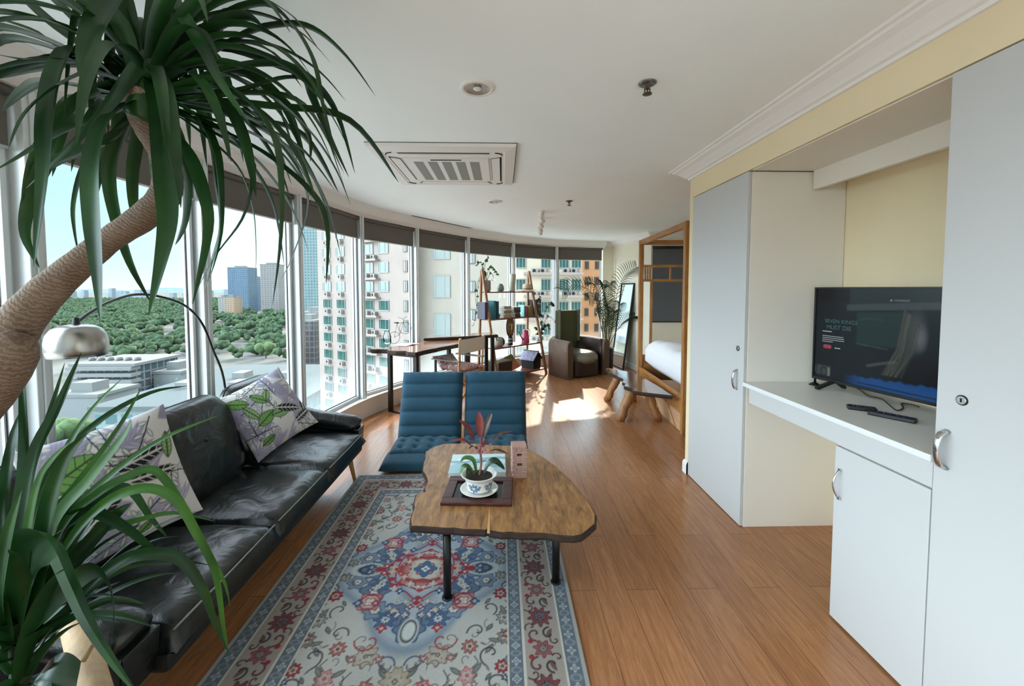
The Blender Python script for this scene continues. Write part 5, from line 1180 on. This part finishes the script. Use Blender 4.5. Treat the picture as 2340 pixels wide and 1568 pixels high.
# ------------------------------------------------------------------ television and what lies on the counter
CT = .9 + .115
A_, B_ = Vector((2.055, 2.60, 0)), Vector((2.225, 1.62, 0)); dd = (B_ - A_); TL = dd.length
t = thing('television', 'black flat television on the counter showing a dark film page', 'television', (A_.x, A_.y, CT), math.atan2(dd.y, dd.x))   # local x along the screen, y away from the room
TB, TT = .045, .645
obj('bezel', MB().box(0, TL, .004, .03, TB, TT).box(0, .01, -.004, .004, TB, TT).box(TL - .01, TL, -.004, .004, TB, TT).box(.01, TL - .01, -.004, .004, TT - .009, TT).box(.01, TL - .01, -.004, .004, TB, TB + .018), mat('gloss black', '#0b0b0c', .25), t, .001)
obj('rear_housing', MB().box(.15, TL - .15, .03, .065, TB + .03, TB + .35), mat('matt black', '#151516', .6), t, .01)
for x in (.14, TL - .16): obj('stand_leg', MB().bar((x, .02, TB + .01), (x - .02, -.10, .008), .028, .016).bar((x, .02, TB + .01), (x + .0, .09, .008), .028, .016), mat('matt black', '#151516', .6), t, .002)
nx, ny = 200, 120
mb = MB(); mb.grid(lambda u, v: (.01 + (TL - .02) * u, .003, TB + .018 + (TT - TB - .027) * v), nx, ny)
u, v = [a.ravel() for a in np.meshgrid(np.linspace(0, 1.78, nx), np.linspace(0, 1, ny))]
p = Pat(u, v, '#071519')
p.put((u < .40) & (v > .86), '#080406'); p.put(np.clip((u - .38) / .02, 0, 1) * np.clip((v - .80) / .02, 0, 1), '#1d2a2b')
p.put(np.clip((.04 - np.abs(v - .80 - .06 * (u - .38))) / .015, 0, 1) * (u > .36), '#3a4548')
p.put(np.clip((u - .46) / .03, 0, 1) * np.clip((.98 - u) / .1, 0, 1) * np.clip((v - .42) / .02, 0, 1) * np.clip((.74 - v + .05 * u) / .02, 0, 1), '#17302e')
p.line([(.50, .68), (.62, .70), (.72, .69)], .012, '#2f4542', .6); p.line([(.48, .43), (.78, .41)], .008, '#3f5555', .7)
p.ell(1.02, .60, .11, .26, '#4c565a', soft=.7, al=.7); p.ell(1.06, .55, .07, .15, '#6d7376', soft=.8, al=.6)
p.ell(.98, .2, .2, .22, '#020405', soft=.4); p.ell(1.1, .15, .2, .3, '#05080c', soft=.4)
for k in range(26):
    r2 = random.Random(k); x0 = .90 + k * .006
    p.line([(x0 + .02, .80 - .006 * k), (x0 - .005, .62), (x0 - .02 - .02 * r2.random(), .42), (x0 - .05 - .05 * r2.random(), .30), (x0 - .12 - .06 * r2.random(), .16)], .011, r2.choice(['#5d6258', '#3d4440', '#4b4f45', '#2a3230']), .35)
p.line([(.60, .22), (.72, .26), (.86, .30)], .02, '#59605a', .5)
p.put((v < .14) & (u < .20) & (u > .03) & (v > .03), '#3d4646'); p.ell(.12, .07, .035, .05, '#0a0d0e', ring=.3); p.put((v < .12) & (v > .03) & (u > .165) & (u < .19), '#707878')
p.put(np.clip((.10 + .006 * np.sin(u * 30) + .006 * np.sin(u * 71) + (u - .5) * .05 - v) / .02, 0, 1) * np.clip((u - .35) / .2, 0, 1), '#0b4a8a')
p.put(np.clip((.012 - np.abs(v - .03)) / .005, 0, 1) * (u > .5), '#0a2c50')
p.ell(.80, .885, .008, .008, '#9aa2a2'); p.put((np.abs(v - .885) < .008) & (u > .83) & (u < .96), '#59625f')
mb.c = p.c
def scr():
    m, nt, b = base('lit screen'); a = N(nt, 'ShaderNodeVertexColor', layer_name='Col'); nt.links.new(a.outputs[0], b.inputs['Emission Color'])
    b.inputs['Emission Strength'].default_value = .55; b.inputs['Base Color'].default_value = (.004, .004, .005, 1); b.inputs['Roughness'].default_value = .2; b.inputs['Specular IOR Level'].default_value = .25; return m
obj('screen', mb, scr(), t)
def emis(name, col, s_=.8):
    m, nt, b = base(name); b.inputs['Base Color'].default_value = (0, 0, 0, 1); b.inputs['Emission Color'].default_value = (*lin(col), 1); b.inputs['Emission Strength'].default_value = s_; return m
e_t, e_g, e_r = emis('title light', '#2f5a5a'), emis('text light', '#8d999c'), emis('red button light', '#8c1c38')
def text(s_, x, z, size, m_, name, parent=t, align='LEFT'):
    cu = bpy.data.curves.new(name, 'FONT'); cu.body = s_; cu.size = size; cu.align_x = align; cu.extrude = .0002
    o = bpy.data.objects.new(name, cu); COL.objects.link(o); o.data.materials.append(m_); o.parent = parent; o.location = (x, .0018, z); o.rotation_euler = (PI / 2, 0, 0)
    me = bpy.data.meshes.new_from_object(o.evaluated_get(bpy.context.evaluated_depsgraph_get())); me.name = name; c = bpy.data.objects.new(name, me); COL.objects.link(c); c.parent = parent; c.location = (x, .0018, z); c.rotation_euler = (PI / 2, 0, 0); bpy.data.objects.remove(o); return c
text('SEVEN KINGS', .072, TB + .375, .034, e_t, 'title_text'); text('MUST DIE', .085, TB + .335, .036, e_t, 'title_text')
obj('text_line', MB().box(.06, .12, .0015, .002, TB + .316, TB + .322), e_g, t)
for k, w_ in enumerate((.135, .14, .14, .07)): obj('text_line', MB().box(.06, .06 + w_, .0015, .002, TB + .288 - k * .012, TB + .292 - k * .012), e_g, t)
bt = obj('play_button', MB().prism(rrect(.055, .024, .011, 4), 0, .0006, Matrix.Translation((.095, .002, TB + .222)) @ Matrix.Rotation(PI / 2, 4, 'X')), e_r, t)
text('Play', .092, TB + .217, .013, e_g, 'button_text'); obj('text_line', MB().box(.142, .178, .0015, .002, TB + .216, TB + .222), e_g, t)
ap = atz(1862, 880, CT); t = thing('antenna', 'small black indoor aerial standing on the counter left of the television', 'antenna', (ap.x, ap.y, CT))
obj('foot', MB().lathe([(.001, 0), (.034, 0), (.034, .004), (.02, .012), (.008, .02), (.001, .02)], 20), m_black, t); obj('rod', MB().tube([(0, 0, .015), (.004, 0, .19)], [.007, .0035], 8), m_black, t)
m_rem = mat('remote black', '#111113', .35); m_btn = mat('remote buttons', '#3c3c40', .5)
for (x0, y0), (x1, y1), lab in (((1940, 934), (1998, 941), 'short black remote control on the counter, on the left'), ((1985, 946), (2095, 968), 'long black remote control on the counter, on the right')):
    a_, b_ = atz(x0, y0, CT), atz(x1, y1, CT); d = b_ - a_; c_ = (a_ + b_) / 2
    t = thing('remote_control', lab, 'remote control', (c_.x, c_.y, CT), math.atan2(d.y, d.x), 'remote controls on the counter'); l = max(d.length, .12)
    obj('body', MB().box(-l / 2, l / 2, -.024, .024, 0, .021), m_rem, t, .006)
    for k in range(5):
        for j in (-1, 0, 1): obj('button', MB().tube([(-l / 2 + l * (.2 + .14 * k), j * .012, .02), (-l / 2 + l * (.2 + .14 * k), j * .012, .0225)], .0038, 8), m_btn, t)
o = obj('power_cord', MB().tube(catmull([atz(x, y, CT + .004) for x, y in ((1920, 873), (1945, 880), (1968, 893), (1985, 905), (2015, 912), (2035, 928), (2050, 938), (2064, 932), (2060, 922), (2085, 925), (2100, 930))], 6), .003, 6), mat('black cord', '#161616', .5)); tag(o, 'thin black cord looping over the counter below the television', 'cord')
# ------------------------------------------------------------------ the city outside
GZ = -45.0
def facade(name, wall, win, pw, ph, gap, rough=.4):
    if name in _M: return _M[name]
    m, nt, b = base(name); L = nt.links
    tc = N(nt, 'ShaderNodeTexCoord'); sp = N(nt, 'ShaderNodeSeparateXYZ'); L.new(tc.outputs['Object'], sp.inputs[0])
    ad = N(nt, 'ShaderNodeMath', operation='ADD'); L.new(sp.outputs['X'], ad.inputs[0]); L.new(sp.outputs['Y'], ad.inputs[1])
    cb = N(nt, 'ShaderNodeCombineXYZ'); L.new(ad.outputs[0], cb.inputs['X']); L.new(sp.outputs['Z'], cb.inputs['Y'])
    br = N(nt, 'ShaderNodeTexBrick'); br.offset = 0; br.inputs['Scale'].default_value = 1; br.inputs['Brick Width'].default_value = pw; br.inputs['Row Height'].default_value = ph
    br.inputs['Mortar Size'].default_value = gap; br.inputs['Mortar Smooth'].default_value = 0; br.inputs['Color1'].default_value = (*lin(win), 1); br.inputs['Color2'].default_value = (*[x * .75 for x in lin(win)], 1); br.inputs['Mortar'].default_value = (*lin(wall), 1)
    L.new(cb.outputs[0], br.inputs['Vector']); L.new(br.outputs['Color'], b.inputs['Base Color']); b.inputs['Roughness'].default_value = rough
    _M[name] = m; return m
m_roof = mat('roof grey', '#7b807e', .8)
def ground_mat():
    m, nt, b = base('city ground'); L = nt.links
    tc = N(nt, 'ShaderNodeTexCoord'); n = N(nt, 'ShaderNodeTexNoise', Scale=.02, Detail=6.0); L.new(tc.outputs['Object'], n.inputs['Vector'])
    r = N(nt, 'ShaderNodeValToRGB'); e = r.color_ramp.elements; e[0].position = .42; e[0].color = (*lin('#4a5249'), 1); e[1].position = .58; e[1].color = (*lin('#6d6e68'), 1)
    L.new(n.outputs['Fac'], r.inputs[0]); L.new(r.outputs[0], b.inputs['Base Color']); b.inputs['Roughness'].default_value = .9; return m
struct('ground', MB().box(-6000, 3000, -400, 7000, GZ - 1, GZ), ground_mat())
struct('ground', MB().box(-220, 60, -120, 84, GZ, GZ + .1), mat('pale bounce slab', '#d2d1cb', .9, var=.06, vs=.3))  # unseen pale slab, added to throw daylight up at the ceiling
# tree canopy
rs = np.random.RandomState(5)
def canopy(name, n, dmin, dmax, k0, k1, keep=None):
    V = []; Fc = []; base_v = []; nu, nv = 6, 3
    for j in range(nv + 1):
        t_ = PI * j / nv - PI / 2
        for i in range(nu): a = 2 * PI * i / nu; base_v.append((math.cos(t_) * math.cos(a), math.cos(t_) * math.sin(a), math.sin(t_)))
    base_v = np.array(base_v); bf = [(j * nu + i, j * nu + (i + 1) % nu, (j + 1) * nu + (i + 1) % nu, (j + 1) * nu + i) for j in range(nv) for i in range(nu)]
    b0 = 0
    for k in range(n):
        d = math.sqrt(rs.uniform(dmin ** 2, dmax ** 2)); x = d * rs.uniform(k0, k1)
        if keep and not keep(x, d): continue
        r = rs.uniform(3.5, 6.5) + d * .005; hgt = rs.uniform(4, 8) + d * .002
        for q in range(6 if d < 700 else 3):
            v = base_v * (1 + rs.uniform(-.22, .22, (len(base_v), 1))) * (r * rs.uniform(.35, .62), r * rs.uniform(.35, .62), r * rs.uniform(.3, .5)) + (x + rs.uniform(-r, r) * .8, d + rs.uniform(-r, r) * .8, GZ + hgt + rs.uniform(-3, 2))
            V.append(v); Fc += [tuple(i + b0 for i in f) for f in bf]; b0 += len(v)
    mb = MB(); mb.v = [tuple(p) for p in np.vstack(V)]; mb.f = Fc; mb.s = [True] * len(Fc); mb.m = [0] * len(Fc)
    m, nt, b = base(name); L = nt.links
    tc = N(nt, 'ShaderNodeTexCoord'); nn = N(nt, 'ShaderNodeTexNoise', Scale=.06, Detail=8.0, Roughness=.7); L.new(tc.outputs['Object'], nn.inputs['Vector'])
    r_ = N(nt, 'ShaderNodeValToRGB'); e = r_.color_ramp.elements; e[0].position = .3; e[0].color = (*lin('#2f4a3a'), 1); e[1].position = .68; e[1].color = (*lin('#627859'), 1)
    L.new(nn.outputs['Fac'], r_.inputs[0]); L.new(r_.outputs[0], b.inputs['Base Color']); b.inputs['Roughness'].default_value = .95; b.inputs['Specular IOR Level'].default_value = .1
    return tag(obj('tree_canopy', mb, m), 'wide green belt of trees seen from above through the left windows', 'trees', None, 'stuff')
CLEAR = [((532, 601), 770, 910), ((604, 672), 710, 940), ((505, 550), 600, 690), ((672, 750), 220, 480), ((590, 630), 255, 285)]
def keep(x, d):
    px = VX + x / d * F
    return not any(a - 14 < px < b + 14 and d0 < d < d1 for (a, b), d0, d1 in CLEAR)
canopy('tree crowns', 2600, 262, 1500, -1.32, -.46, keep)
for (px, yb, d, lab) in ((585, 905, 90, 'bushy street tree between the white blocks, close below the windows'), (150, 985, 112, 'bushy street tree before the white terraced block'), (452, 880, 190, 'bushy tree at the right corner of the white terraced block'), (385, 925, 136, 'small bushy tree at the foot of the white block'), (300, 930, 124, 'small bushy tree left of another at the foot of the white block'), (612, 800, 272, 'rounded tree at the near edge of the green belt')):
    x = (px - VX) / F * d; t = thing('street_tree', lab, 'tree', (x, d, GZ))
    fo = MB(); r2 = random.Random(px)
    for q in range(14): fo.ell((r2.uniform(-4, 4), r2.uniform(-4, 4), 6 + r2.uniform(-2, 2.5)), (r2.uniform(2, 3.2),) * 3, 8, 6)
    obj('crown', fo, mat('street tree', '#567048', .95, var=.35, vs=.8), t); obj('trunk', MB().tube([(0, 0, 0), (0, 0, 5)], .3, 8), mat('bark', '#5a4a3c', .9), t)
def tower(name, label, px0, px1, ytop, d, dep, m_, group=None, cat='building'):
    x0, x1 = (px0 - VX) / F * d, (px1 - VX) / F * d; zt = EYE - (ytop - VY) / F * d
    t = thing(name, label, cat, ((x0 + x1) / 2, d, GZ), 0, group); w = x1 - x0
    obj('walls', MB().box(-w / 2, w / 2, 0, dep, 0, zt - GZ), m_, t)
    obj('roof', MB().box(-w / 2 - .3, w / 2 + .3, -.3, dep + .3, zt - GZ, zt - GZ + 1).box(-w / 4, w / 5, dep * .2, dep * .6, zt - GZ + 1, zt - GZ + 4), m_roof, t)
    return t
tower('office_tower', 'blue glass office tower on the skyline between two mullions', 532, 577, 613, 800, 30, facade('blue glass facade', '#66798a', '#38607a', 4, 4, .35))
tower('office_tower', 'slimmer blue tower tucked behind the blue glass tower', 577, 601, 636, 860, 26, facade('grey blue facade', '#76858f', '#4d687f', 4, 4, .6))
tower('apartment_tower', 'pinkish grey tower block on the skyline right of the blue glass towers', 604, 644, 606, 740, 26, facade('pink grey facade', '#84827f', '#5f6468', 5, 3.4, 1.0))
tower('apartment_tower', 'low grey and cream block at the foot of the blue tower', 509, 524, 680, 650, 20, facade('cream facade', '#93918a', '#6a7376', 4, 3.2, .9))
tower('apartment_tower', 'low peach coloured block before the blue tower', 524, 545, 679, 640, 20, facade('peach facade', '#a48d72', '#7a7066', 4, 3.2, .9))
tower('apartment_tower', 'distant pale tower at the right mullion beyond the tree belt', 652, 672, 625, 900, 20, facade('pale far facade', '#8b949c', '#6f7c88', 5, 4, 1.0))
tower('apartment_tower', 'tall teal and white gridded tower beside the cream apartment block', 684, 732, 505, 420, 22, facade('teal facade', '#788b8b', '#3f747b', 3.0, 3.1, .75))
tower('office_block', 'dark brown low office block beside the teal tower', 676, 724, 735, 235, 20, facade('dark facade', '#5d5a58', '#39393d', 2.6, 3.2, .3))
tower('office_block', 'white slab building behind the dark brown office block', 690, 742, 716, 262, 18, facade('white facade', '#868684', '#9da7aa', 4, 3.4, 1.1))
m_wb = mat('white concrete', '#858887', .8, var=.05, vs=.2); m_gl = facade('ribbon windows', '#878f91', '#43585e', 3, 3.0, .3)
t = thing('terraced_block', 'white terraced block with long balcony bands below the chrome lamp', 'building', (-149, 150, GZ))
obj('core', MB().box(-10, 12, 3, 22, 0, 18), m_gl, t)
for k in range(7): obj('balcony', MB().box(-11 - .0 * k, 12.5, 0, 4, 2.2 + k * 2.4, 3.5 + k * 2.4), m_wb, t)
obj('roof', MB().box(-11, 13, 1, 23, 18, 19), m_roof, t)
for k in range(6): obj('roof_fan', MB().tube([(-9 + k * 3.4, 8, 19), (-9 + k * 3.4, 8, 20.4)], 1.1, 10), mat('plant grey', '#7c807e', .7), t)
tower('office_block', 'white block with small windows right of the terraced block', 360, 420, 852, 158, 16, facade('white office facade', '#848b8b', '#8fa6ad', 2.4, 2.6, .8))
tower('warehouse', 'grey windowless shed in front of the terraced block', 130, 235, 905, 128, 14, mat('shed grey', '#84898a', .8))
t = thing('podium_block', 'broad low building with pale teal roof left of the cream apartments', 'building', (-80, 106, GZ))
obj('walls', MB().box(-26, 24, 0, 56, 0, 15), facade('teal podium facade', '#7b9090', '#4a777d', 4, 3.6, .5), t); obj('roof', MB().box(-27, 25, -1, 57, 15, 16.2), mat('teal roof', '#566262', .7, var=.06, vs=.1), t)
for k in range(5): obj('roof_unit', MB().box(-20 + k * 8, -16 + k * 8, 18 + (k % 2) * 14, 23 + (k % 2) * 14, 16.2, 18), m_wb, t)
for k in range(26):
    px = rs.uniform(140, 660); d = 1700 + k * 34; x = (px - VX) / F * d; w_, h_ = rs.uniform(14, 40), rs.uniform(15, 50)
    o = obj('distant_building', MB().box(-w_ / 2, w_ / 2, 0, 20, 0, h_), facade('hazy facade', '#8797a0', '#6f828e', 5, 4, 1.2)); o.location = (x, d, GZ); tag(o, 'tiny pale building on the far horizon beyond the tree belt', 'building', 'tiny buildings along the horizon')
# hills closing the horizon
vs, fs = [], []
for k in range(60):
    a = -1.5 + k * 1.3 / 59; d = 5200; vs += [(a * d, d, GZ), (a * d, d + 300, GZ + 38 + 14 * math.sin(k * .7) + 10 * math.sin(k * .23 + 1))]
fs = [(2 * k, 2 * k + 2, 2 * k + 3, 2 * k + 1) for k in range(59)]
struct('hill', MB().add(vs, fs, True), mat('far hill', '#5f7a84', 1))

# cream apartment blocks
m_cr = mat('cream render', '#8b8078', .85, var=.06, vs=.25); m_cr2 = mat('cream render warm', '#928c81', .85, var=.05, vs=.25); m_cr3 = mat('cream render pale', '#b9ae9a', .85, var=.05, vs=.25); m_wf = mat('white window frame', '#858886', .5); m_wg = mat('green window glass', '#17463f', .08, spec=.8, var=.5, vs=.35); m_fr = mat('frosted pane', '#7f8a86', .5); m_acu = mat('outdoor unit', '#85827c', .6); m_ofr = mat('dark frame', '#54504c', .6)  # render tones differ from block to block
def mesh_of(mb, mats, name):
    o = obj(name, mb, mats); me = o.data; bpy.data.objects.remove(o); return me
def win_mb(w, h, dark=True):
    q = MB()
    q.box(-w / 2, w / 2, -.10, -.02, -h / 2, h / 2, None, 1)
    for x0, x1, z0, z1 in ((-w / 2 - .08, w / 2 + .08, h / 2, h / 2 + .1), (-w / 2 - .08, w / 2 + .08, -h / 2 - .12, -h / 2), (-w / 2 - .08, -w / 2, -h / 2, h / 2), (w / 2, w / 2 + .08, -h / 2, h / 2), (-w / 2 + .3, -w / 2 + .36, -h / 2, h / 2), (w * .18, w * .18 + .06, -h / 2, h / 2)): q.box(x0, x1, -.14, 0, z0, z1, None, 0)
    return q
ME_W = mesh_of(win_mb(2.3, 1.5), [m_wf, m_wg], 'window'); ME_N = mesh_of(win_mb(.7, 1.5), [m_ofr, mat('dim pane', '#8f9a9a', .2)], 'window'); ME_F = mesh_of(win_mb(2.6, 3.2), [m_wf, m_fr], 'window'); ME_C = mesh_of(win_mb(1.15, 1.4), [m_wf, m_wg], 'window'); ME_O = mesh_of(win_mb(.62, 1.3), [m_ofr, mat('brown louvre', '#33251e', .6)], 'window')
q = MB().box(-.42, .42, -.62, -.02, -.3, .3, None, 0).tube([(-.1, -.625, 0), (-.1, -.64, 0)], .22, 12, mi=1).box(-.5, .5, -.7, 0, -.36, -.3, None, 0)
ME_AC = mesh_of(q, [m_acu, m_dark], 'air_conditioner'); ME_L = mesh_of(MB().box(-1.9, 1.9, -.9, 0, -.12, .12).box(-1.9, 1.9, -.9, -.85, .12, .22), [m_cr], 'ledge')
def put(me, name, par, x, z, y=0):
    o = bpy.data.objects.new(name, me); COL.objects.link(o); o.parent = par; o.location = (x, y, z); return o
def block(name, label, P, Q, dep, ztop, m_, cat='building', foot=None):
    P, Q = Vector((*P, 0)), Vector((*Q, 0)); d = Q - P
    t = thing(name, label, cat, (P.x, P.y, GZ), math.atan2(d.y, d.x))
    a_ = math.atan2(d.y, d.x)
    fp = [((x - P.x) * math.cos(a_) + (y - P.y) * math.sin(a_), -(x - P.x) * math.sin(a_) + (y - P.y) * math.cos(a_)) for x, y in foot] if foot else [(0, 0), (d.length, 0), (d.length, dep), (0, dep)]
    obj('walls', MB().prism(fp, 0, ztop - GZ), m_, t); obj('roof', MB().prism(fp, ztop - GZ, ztop - GZ + .6), m_cr, t)
    return t, P, Q
def along(P, Q, px):
    g = (CF + CR * ((px - PX) / F)); k = g.x / g.y; e = Q - P; s_ = (k * P.y - P.x) / (e.x - k * e.y); return s_ * e.length, P.y + s_ * e.y
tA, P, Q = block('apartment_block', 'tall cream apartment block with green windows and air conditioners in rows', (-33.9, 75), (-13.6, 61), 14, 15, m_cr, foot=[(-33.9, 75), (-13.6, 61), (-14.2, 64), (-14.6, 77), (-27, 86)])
for px in (749, 780, 844, 878):
    x, dd_ = along(P, Q, px)
    for r_ in range(-11, 5):
        z = -1.0 + r_ * 3.03 - GZ
        if z < 3 or z > 15 - GZ - 1: continue
        put(ME_W, 'window', tA, x, z)
        if px in (749, 780): put(ME_AC, 'air_conditioner', tA, x + .4, z - 1.35)
        elif px == 844: put(ME_L, 'ledge', tA, x + .9, z - 1.85); put(ME_AC, 'air_conditioner', tA, x - .2, z - 1.35); put(ME_AC, 'air_conditioner', tA, x + 1.7, z - 1.35)
x, dd_ = along(P, Q, 928)
for r_ in range(-11, 5):
    z = -1.0 + r_ * 3.03 - GZ
    if 3 < z < 58: put(ME_N, 'window', tA, x, z)
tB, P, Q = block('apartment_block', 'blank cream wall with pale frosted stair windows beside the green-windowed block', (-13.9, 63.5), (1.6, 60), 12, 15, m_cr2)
for px, me, pitch in ((1010, ME_F, 5.9), (1080, ME_N, 4.3)):
    x, dd_ = along(P, Q, px)
    z0 = EYE - (655 - VY) / F * dd_
    for r_ in range(-10, 4): 
        z = z0 + r_ * pitch - GZ
        if 2 < z < 56: put(me, 'window', tB, x, z)
tC, P, Q = block('apartment_block', 'pale cream block with ledges and air conditioners behind the shelf and armchair', (1.9, 54), (10.6, 54), 5, 16, m_cr3)
for px, me in ((1190, ME_C), (1218, ME_C), (1247, ME_C), (1288, ME_C), (1316, ME_C)):
    x, dd_ = along(P, Q, px); z0 = EYE - (651 - VY) / F * 54
    for r_ in range(-14, 5):
        z = z0 + r_ * 3.02 - GZ
        if not 2 < z < 58: continue
        if px != 1218: put(me, 'window', tC, x, z)
        if px in (1218, 1288) and abs(r_) < 9: put(ME_L, 'ledge', tC, x + .6, z - 1.6); put(ME_AC, 'air_conditioner', tC, x + .2, z - 1.15); put(ME_AC, 'air_conditioner', tC, x + 1.3, z - 1.15)
tD, P, Q = block('apartment_block', 'orange rendered block with small brown windows beyond the armchair', (15.3, 77), (19.0, 77), 8, 15, mat('orange render', '#b98a62', .85, var=.05, vs=.3))
for px in (1340, 1363):
    x, dd_ = along(P, Q, px)
    for r_ in range(-12, 4):
        z = EYE - (642 - VY) / F * 77 + r_ * 3.0 - GZ
        if 2 < z < 57: put(ME_O, 'window', tD, x, z)

# ------------------------------------------------------------------ daylight
Wd = bpy.data.worlds.new('hazy sky'); S.world = Wd; Wd.use_nodes = True
nt = Wd.node_tree; L = nt.links; bg = nt.nodes['Background']
tc = N(nt, 'ShaderNodeTexCoord'); sp = N(nt, 'ShaderNodeSeparateXYZ'); L.new(tc.outputs['Generated'], sp.inputs[0])
cr_ = N(nt, 'ShaderNodeValToRGB'); e = cr_.color_ramp.elements
e[0].position = 0; e[0].color = (.86, .95, .98, 1); e[1].position = 1; e[1].color = (.78, .86, 1, 1)
for p_, c_ in ((.06, (.66, .90, .96, 1)), (.22, (.50, .84, .97, 1)), (.5, (.80, .89, 1, 1))):
    q = cr_.color_ramp.elements.new(p_); q.color = c_
L.new(sp.outputs['Z'], cr_.inputs[0])
st = N(nt, 'ShaderNodeMapRange', interpolation_type='SMOOTHSTEP'); st.inputs[1].default_value = .22; st.inputs[2].default_value = .75; st.inputs[3].default_value = 1.0; st.inputs[4].default_value = SKY_TOP
L.new(sp.outputs['Z'], st.inputs[0])
# brighter haze around the sun
SUND = Vector((.16, 1, math.tan(R(SUN_EL)) * 1.01)).normalized()
vd = N(nt, 'ShaderNodeVectorMath', operation='DOT_PRODUCT'); vd.inputs[1].default_value = SUND; L.new(tc.outputs['Generated'], vd.inputs[0])
gl = N(nt, 'ShaderNodeMapRange', interpolation_type='SMOOTHSTEP'); gl.inputs[1].default_value = .55; gl.inputs[2].default_value = 1; gl.inputs[3].default_value = 0; gl.inputs[4].default_value = SUN_GLOW; L.new(vd.outputs['Value'], gl.inputs[0])
ad = N(nt, 'ShaderNodeMath', operation='ADD'); L.new(st.outputs[0], ad.inputs[0]); L.new(gl.outputs[0], ad.inputs[1])
# extra sky glow added left of and behind the viewer to brighten the room
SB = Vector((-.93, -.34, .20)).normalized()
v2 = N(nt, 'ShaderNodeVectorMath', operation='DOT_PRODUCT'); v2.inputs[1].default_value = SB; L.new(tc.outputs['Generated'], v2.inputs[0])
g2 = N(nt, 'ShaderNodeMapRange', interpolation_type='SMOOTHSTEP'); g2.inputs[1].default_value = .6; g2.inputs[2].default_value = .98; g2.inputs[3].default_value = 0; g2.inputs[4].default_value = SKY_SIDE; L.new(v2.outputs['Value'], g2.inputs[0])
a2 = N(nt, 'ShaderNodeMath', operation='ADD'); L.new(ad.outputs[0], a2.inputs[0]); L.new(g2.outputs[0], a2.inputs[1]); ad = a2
mu = N(nt, 'ShaderNodeMath', operation='MULTIPLY'); mu.inputs[1].default_value = SKY; L.new(ad.outputs[0], mu.inputs[0])
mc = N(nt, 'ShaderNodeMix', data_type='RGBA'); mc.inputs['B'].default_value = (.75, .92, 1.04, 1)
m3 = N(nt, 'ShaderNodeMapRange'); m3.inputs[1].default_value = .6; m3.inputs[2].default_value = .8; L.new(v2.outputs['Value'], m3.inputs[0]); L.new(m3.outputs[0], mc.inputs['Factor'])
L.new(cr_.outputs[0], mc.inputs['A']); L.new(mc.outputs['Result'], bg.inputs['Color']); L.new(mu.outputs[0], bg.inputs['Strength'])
sl = bpy.data.lights.new('sun', 'SUN'); sl.energy = SUN; sl.angle = R(.8); sl.color = (1, .86, .64)
so = bpy.data.objects.new('sun', sl); COL.objects.link(so); so.rotation_euler = (-SUND).to_track_quat('-Z', 'Y').to_euler()

# ------------------------------------------------------------------ camera
cam = bpy.data.cameras.new('camera'); co = bpy.data.objects.new('camera', cam); COL.objects.link(co)
co.location = (0, 0, EYE)
M = Matrix((CR, CU, -CF)).transposed(); co.rotation_euler = M.to_euler()
cam.sensor_fit = 'HORIZONTAL'; cam.sensor_width = 36; cam.lens = F * 36 / 2340
cam.shift_x = (1170 - PX) / 2340; cam.shift_y = -(784 - PY) / 2340
cam.clip_start = .02; cam.clip_end = 12000
S.camera = co
S.view_settings.view_transform = 'Standard'; S.view_settings.look = 'None'; S.view_settings.gamma = 1; S.view_settings.use_curve_mapping = False
S.view_settings.exposure = EXPO
S.cycles.max_bounces = 10; S.cycles.diffuse_bounces = 6; S.cycles.transparent_max_bounces = 16; S.cycles.glossy_bounces = 4
S.cycles.caustics_reflective = False; S.cycles.caustics_refractive = False; S.cycles.sample_clamp_indirect = 6
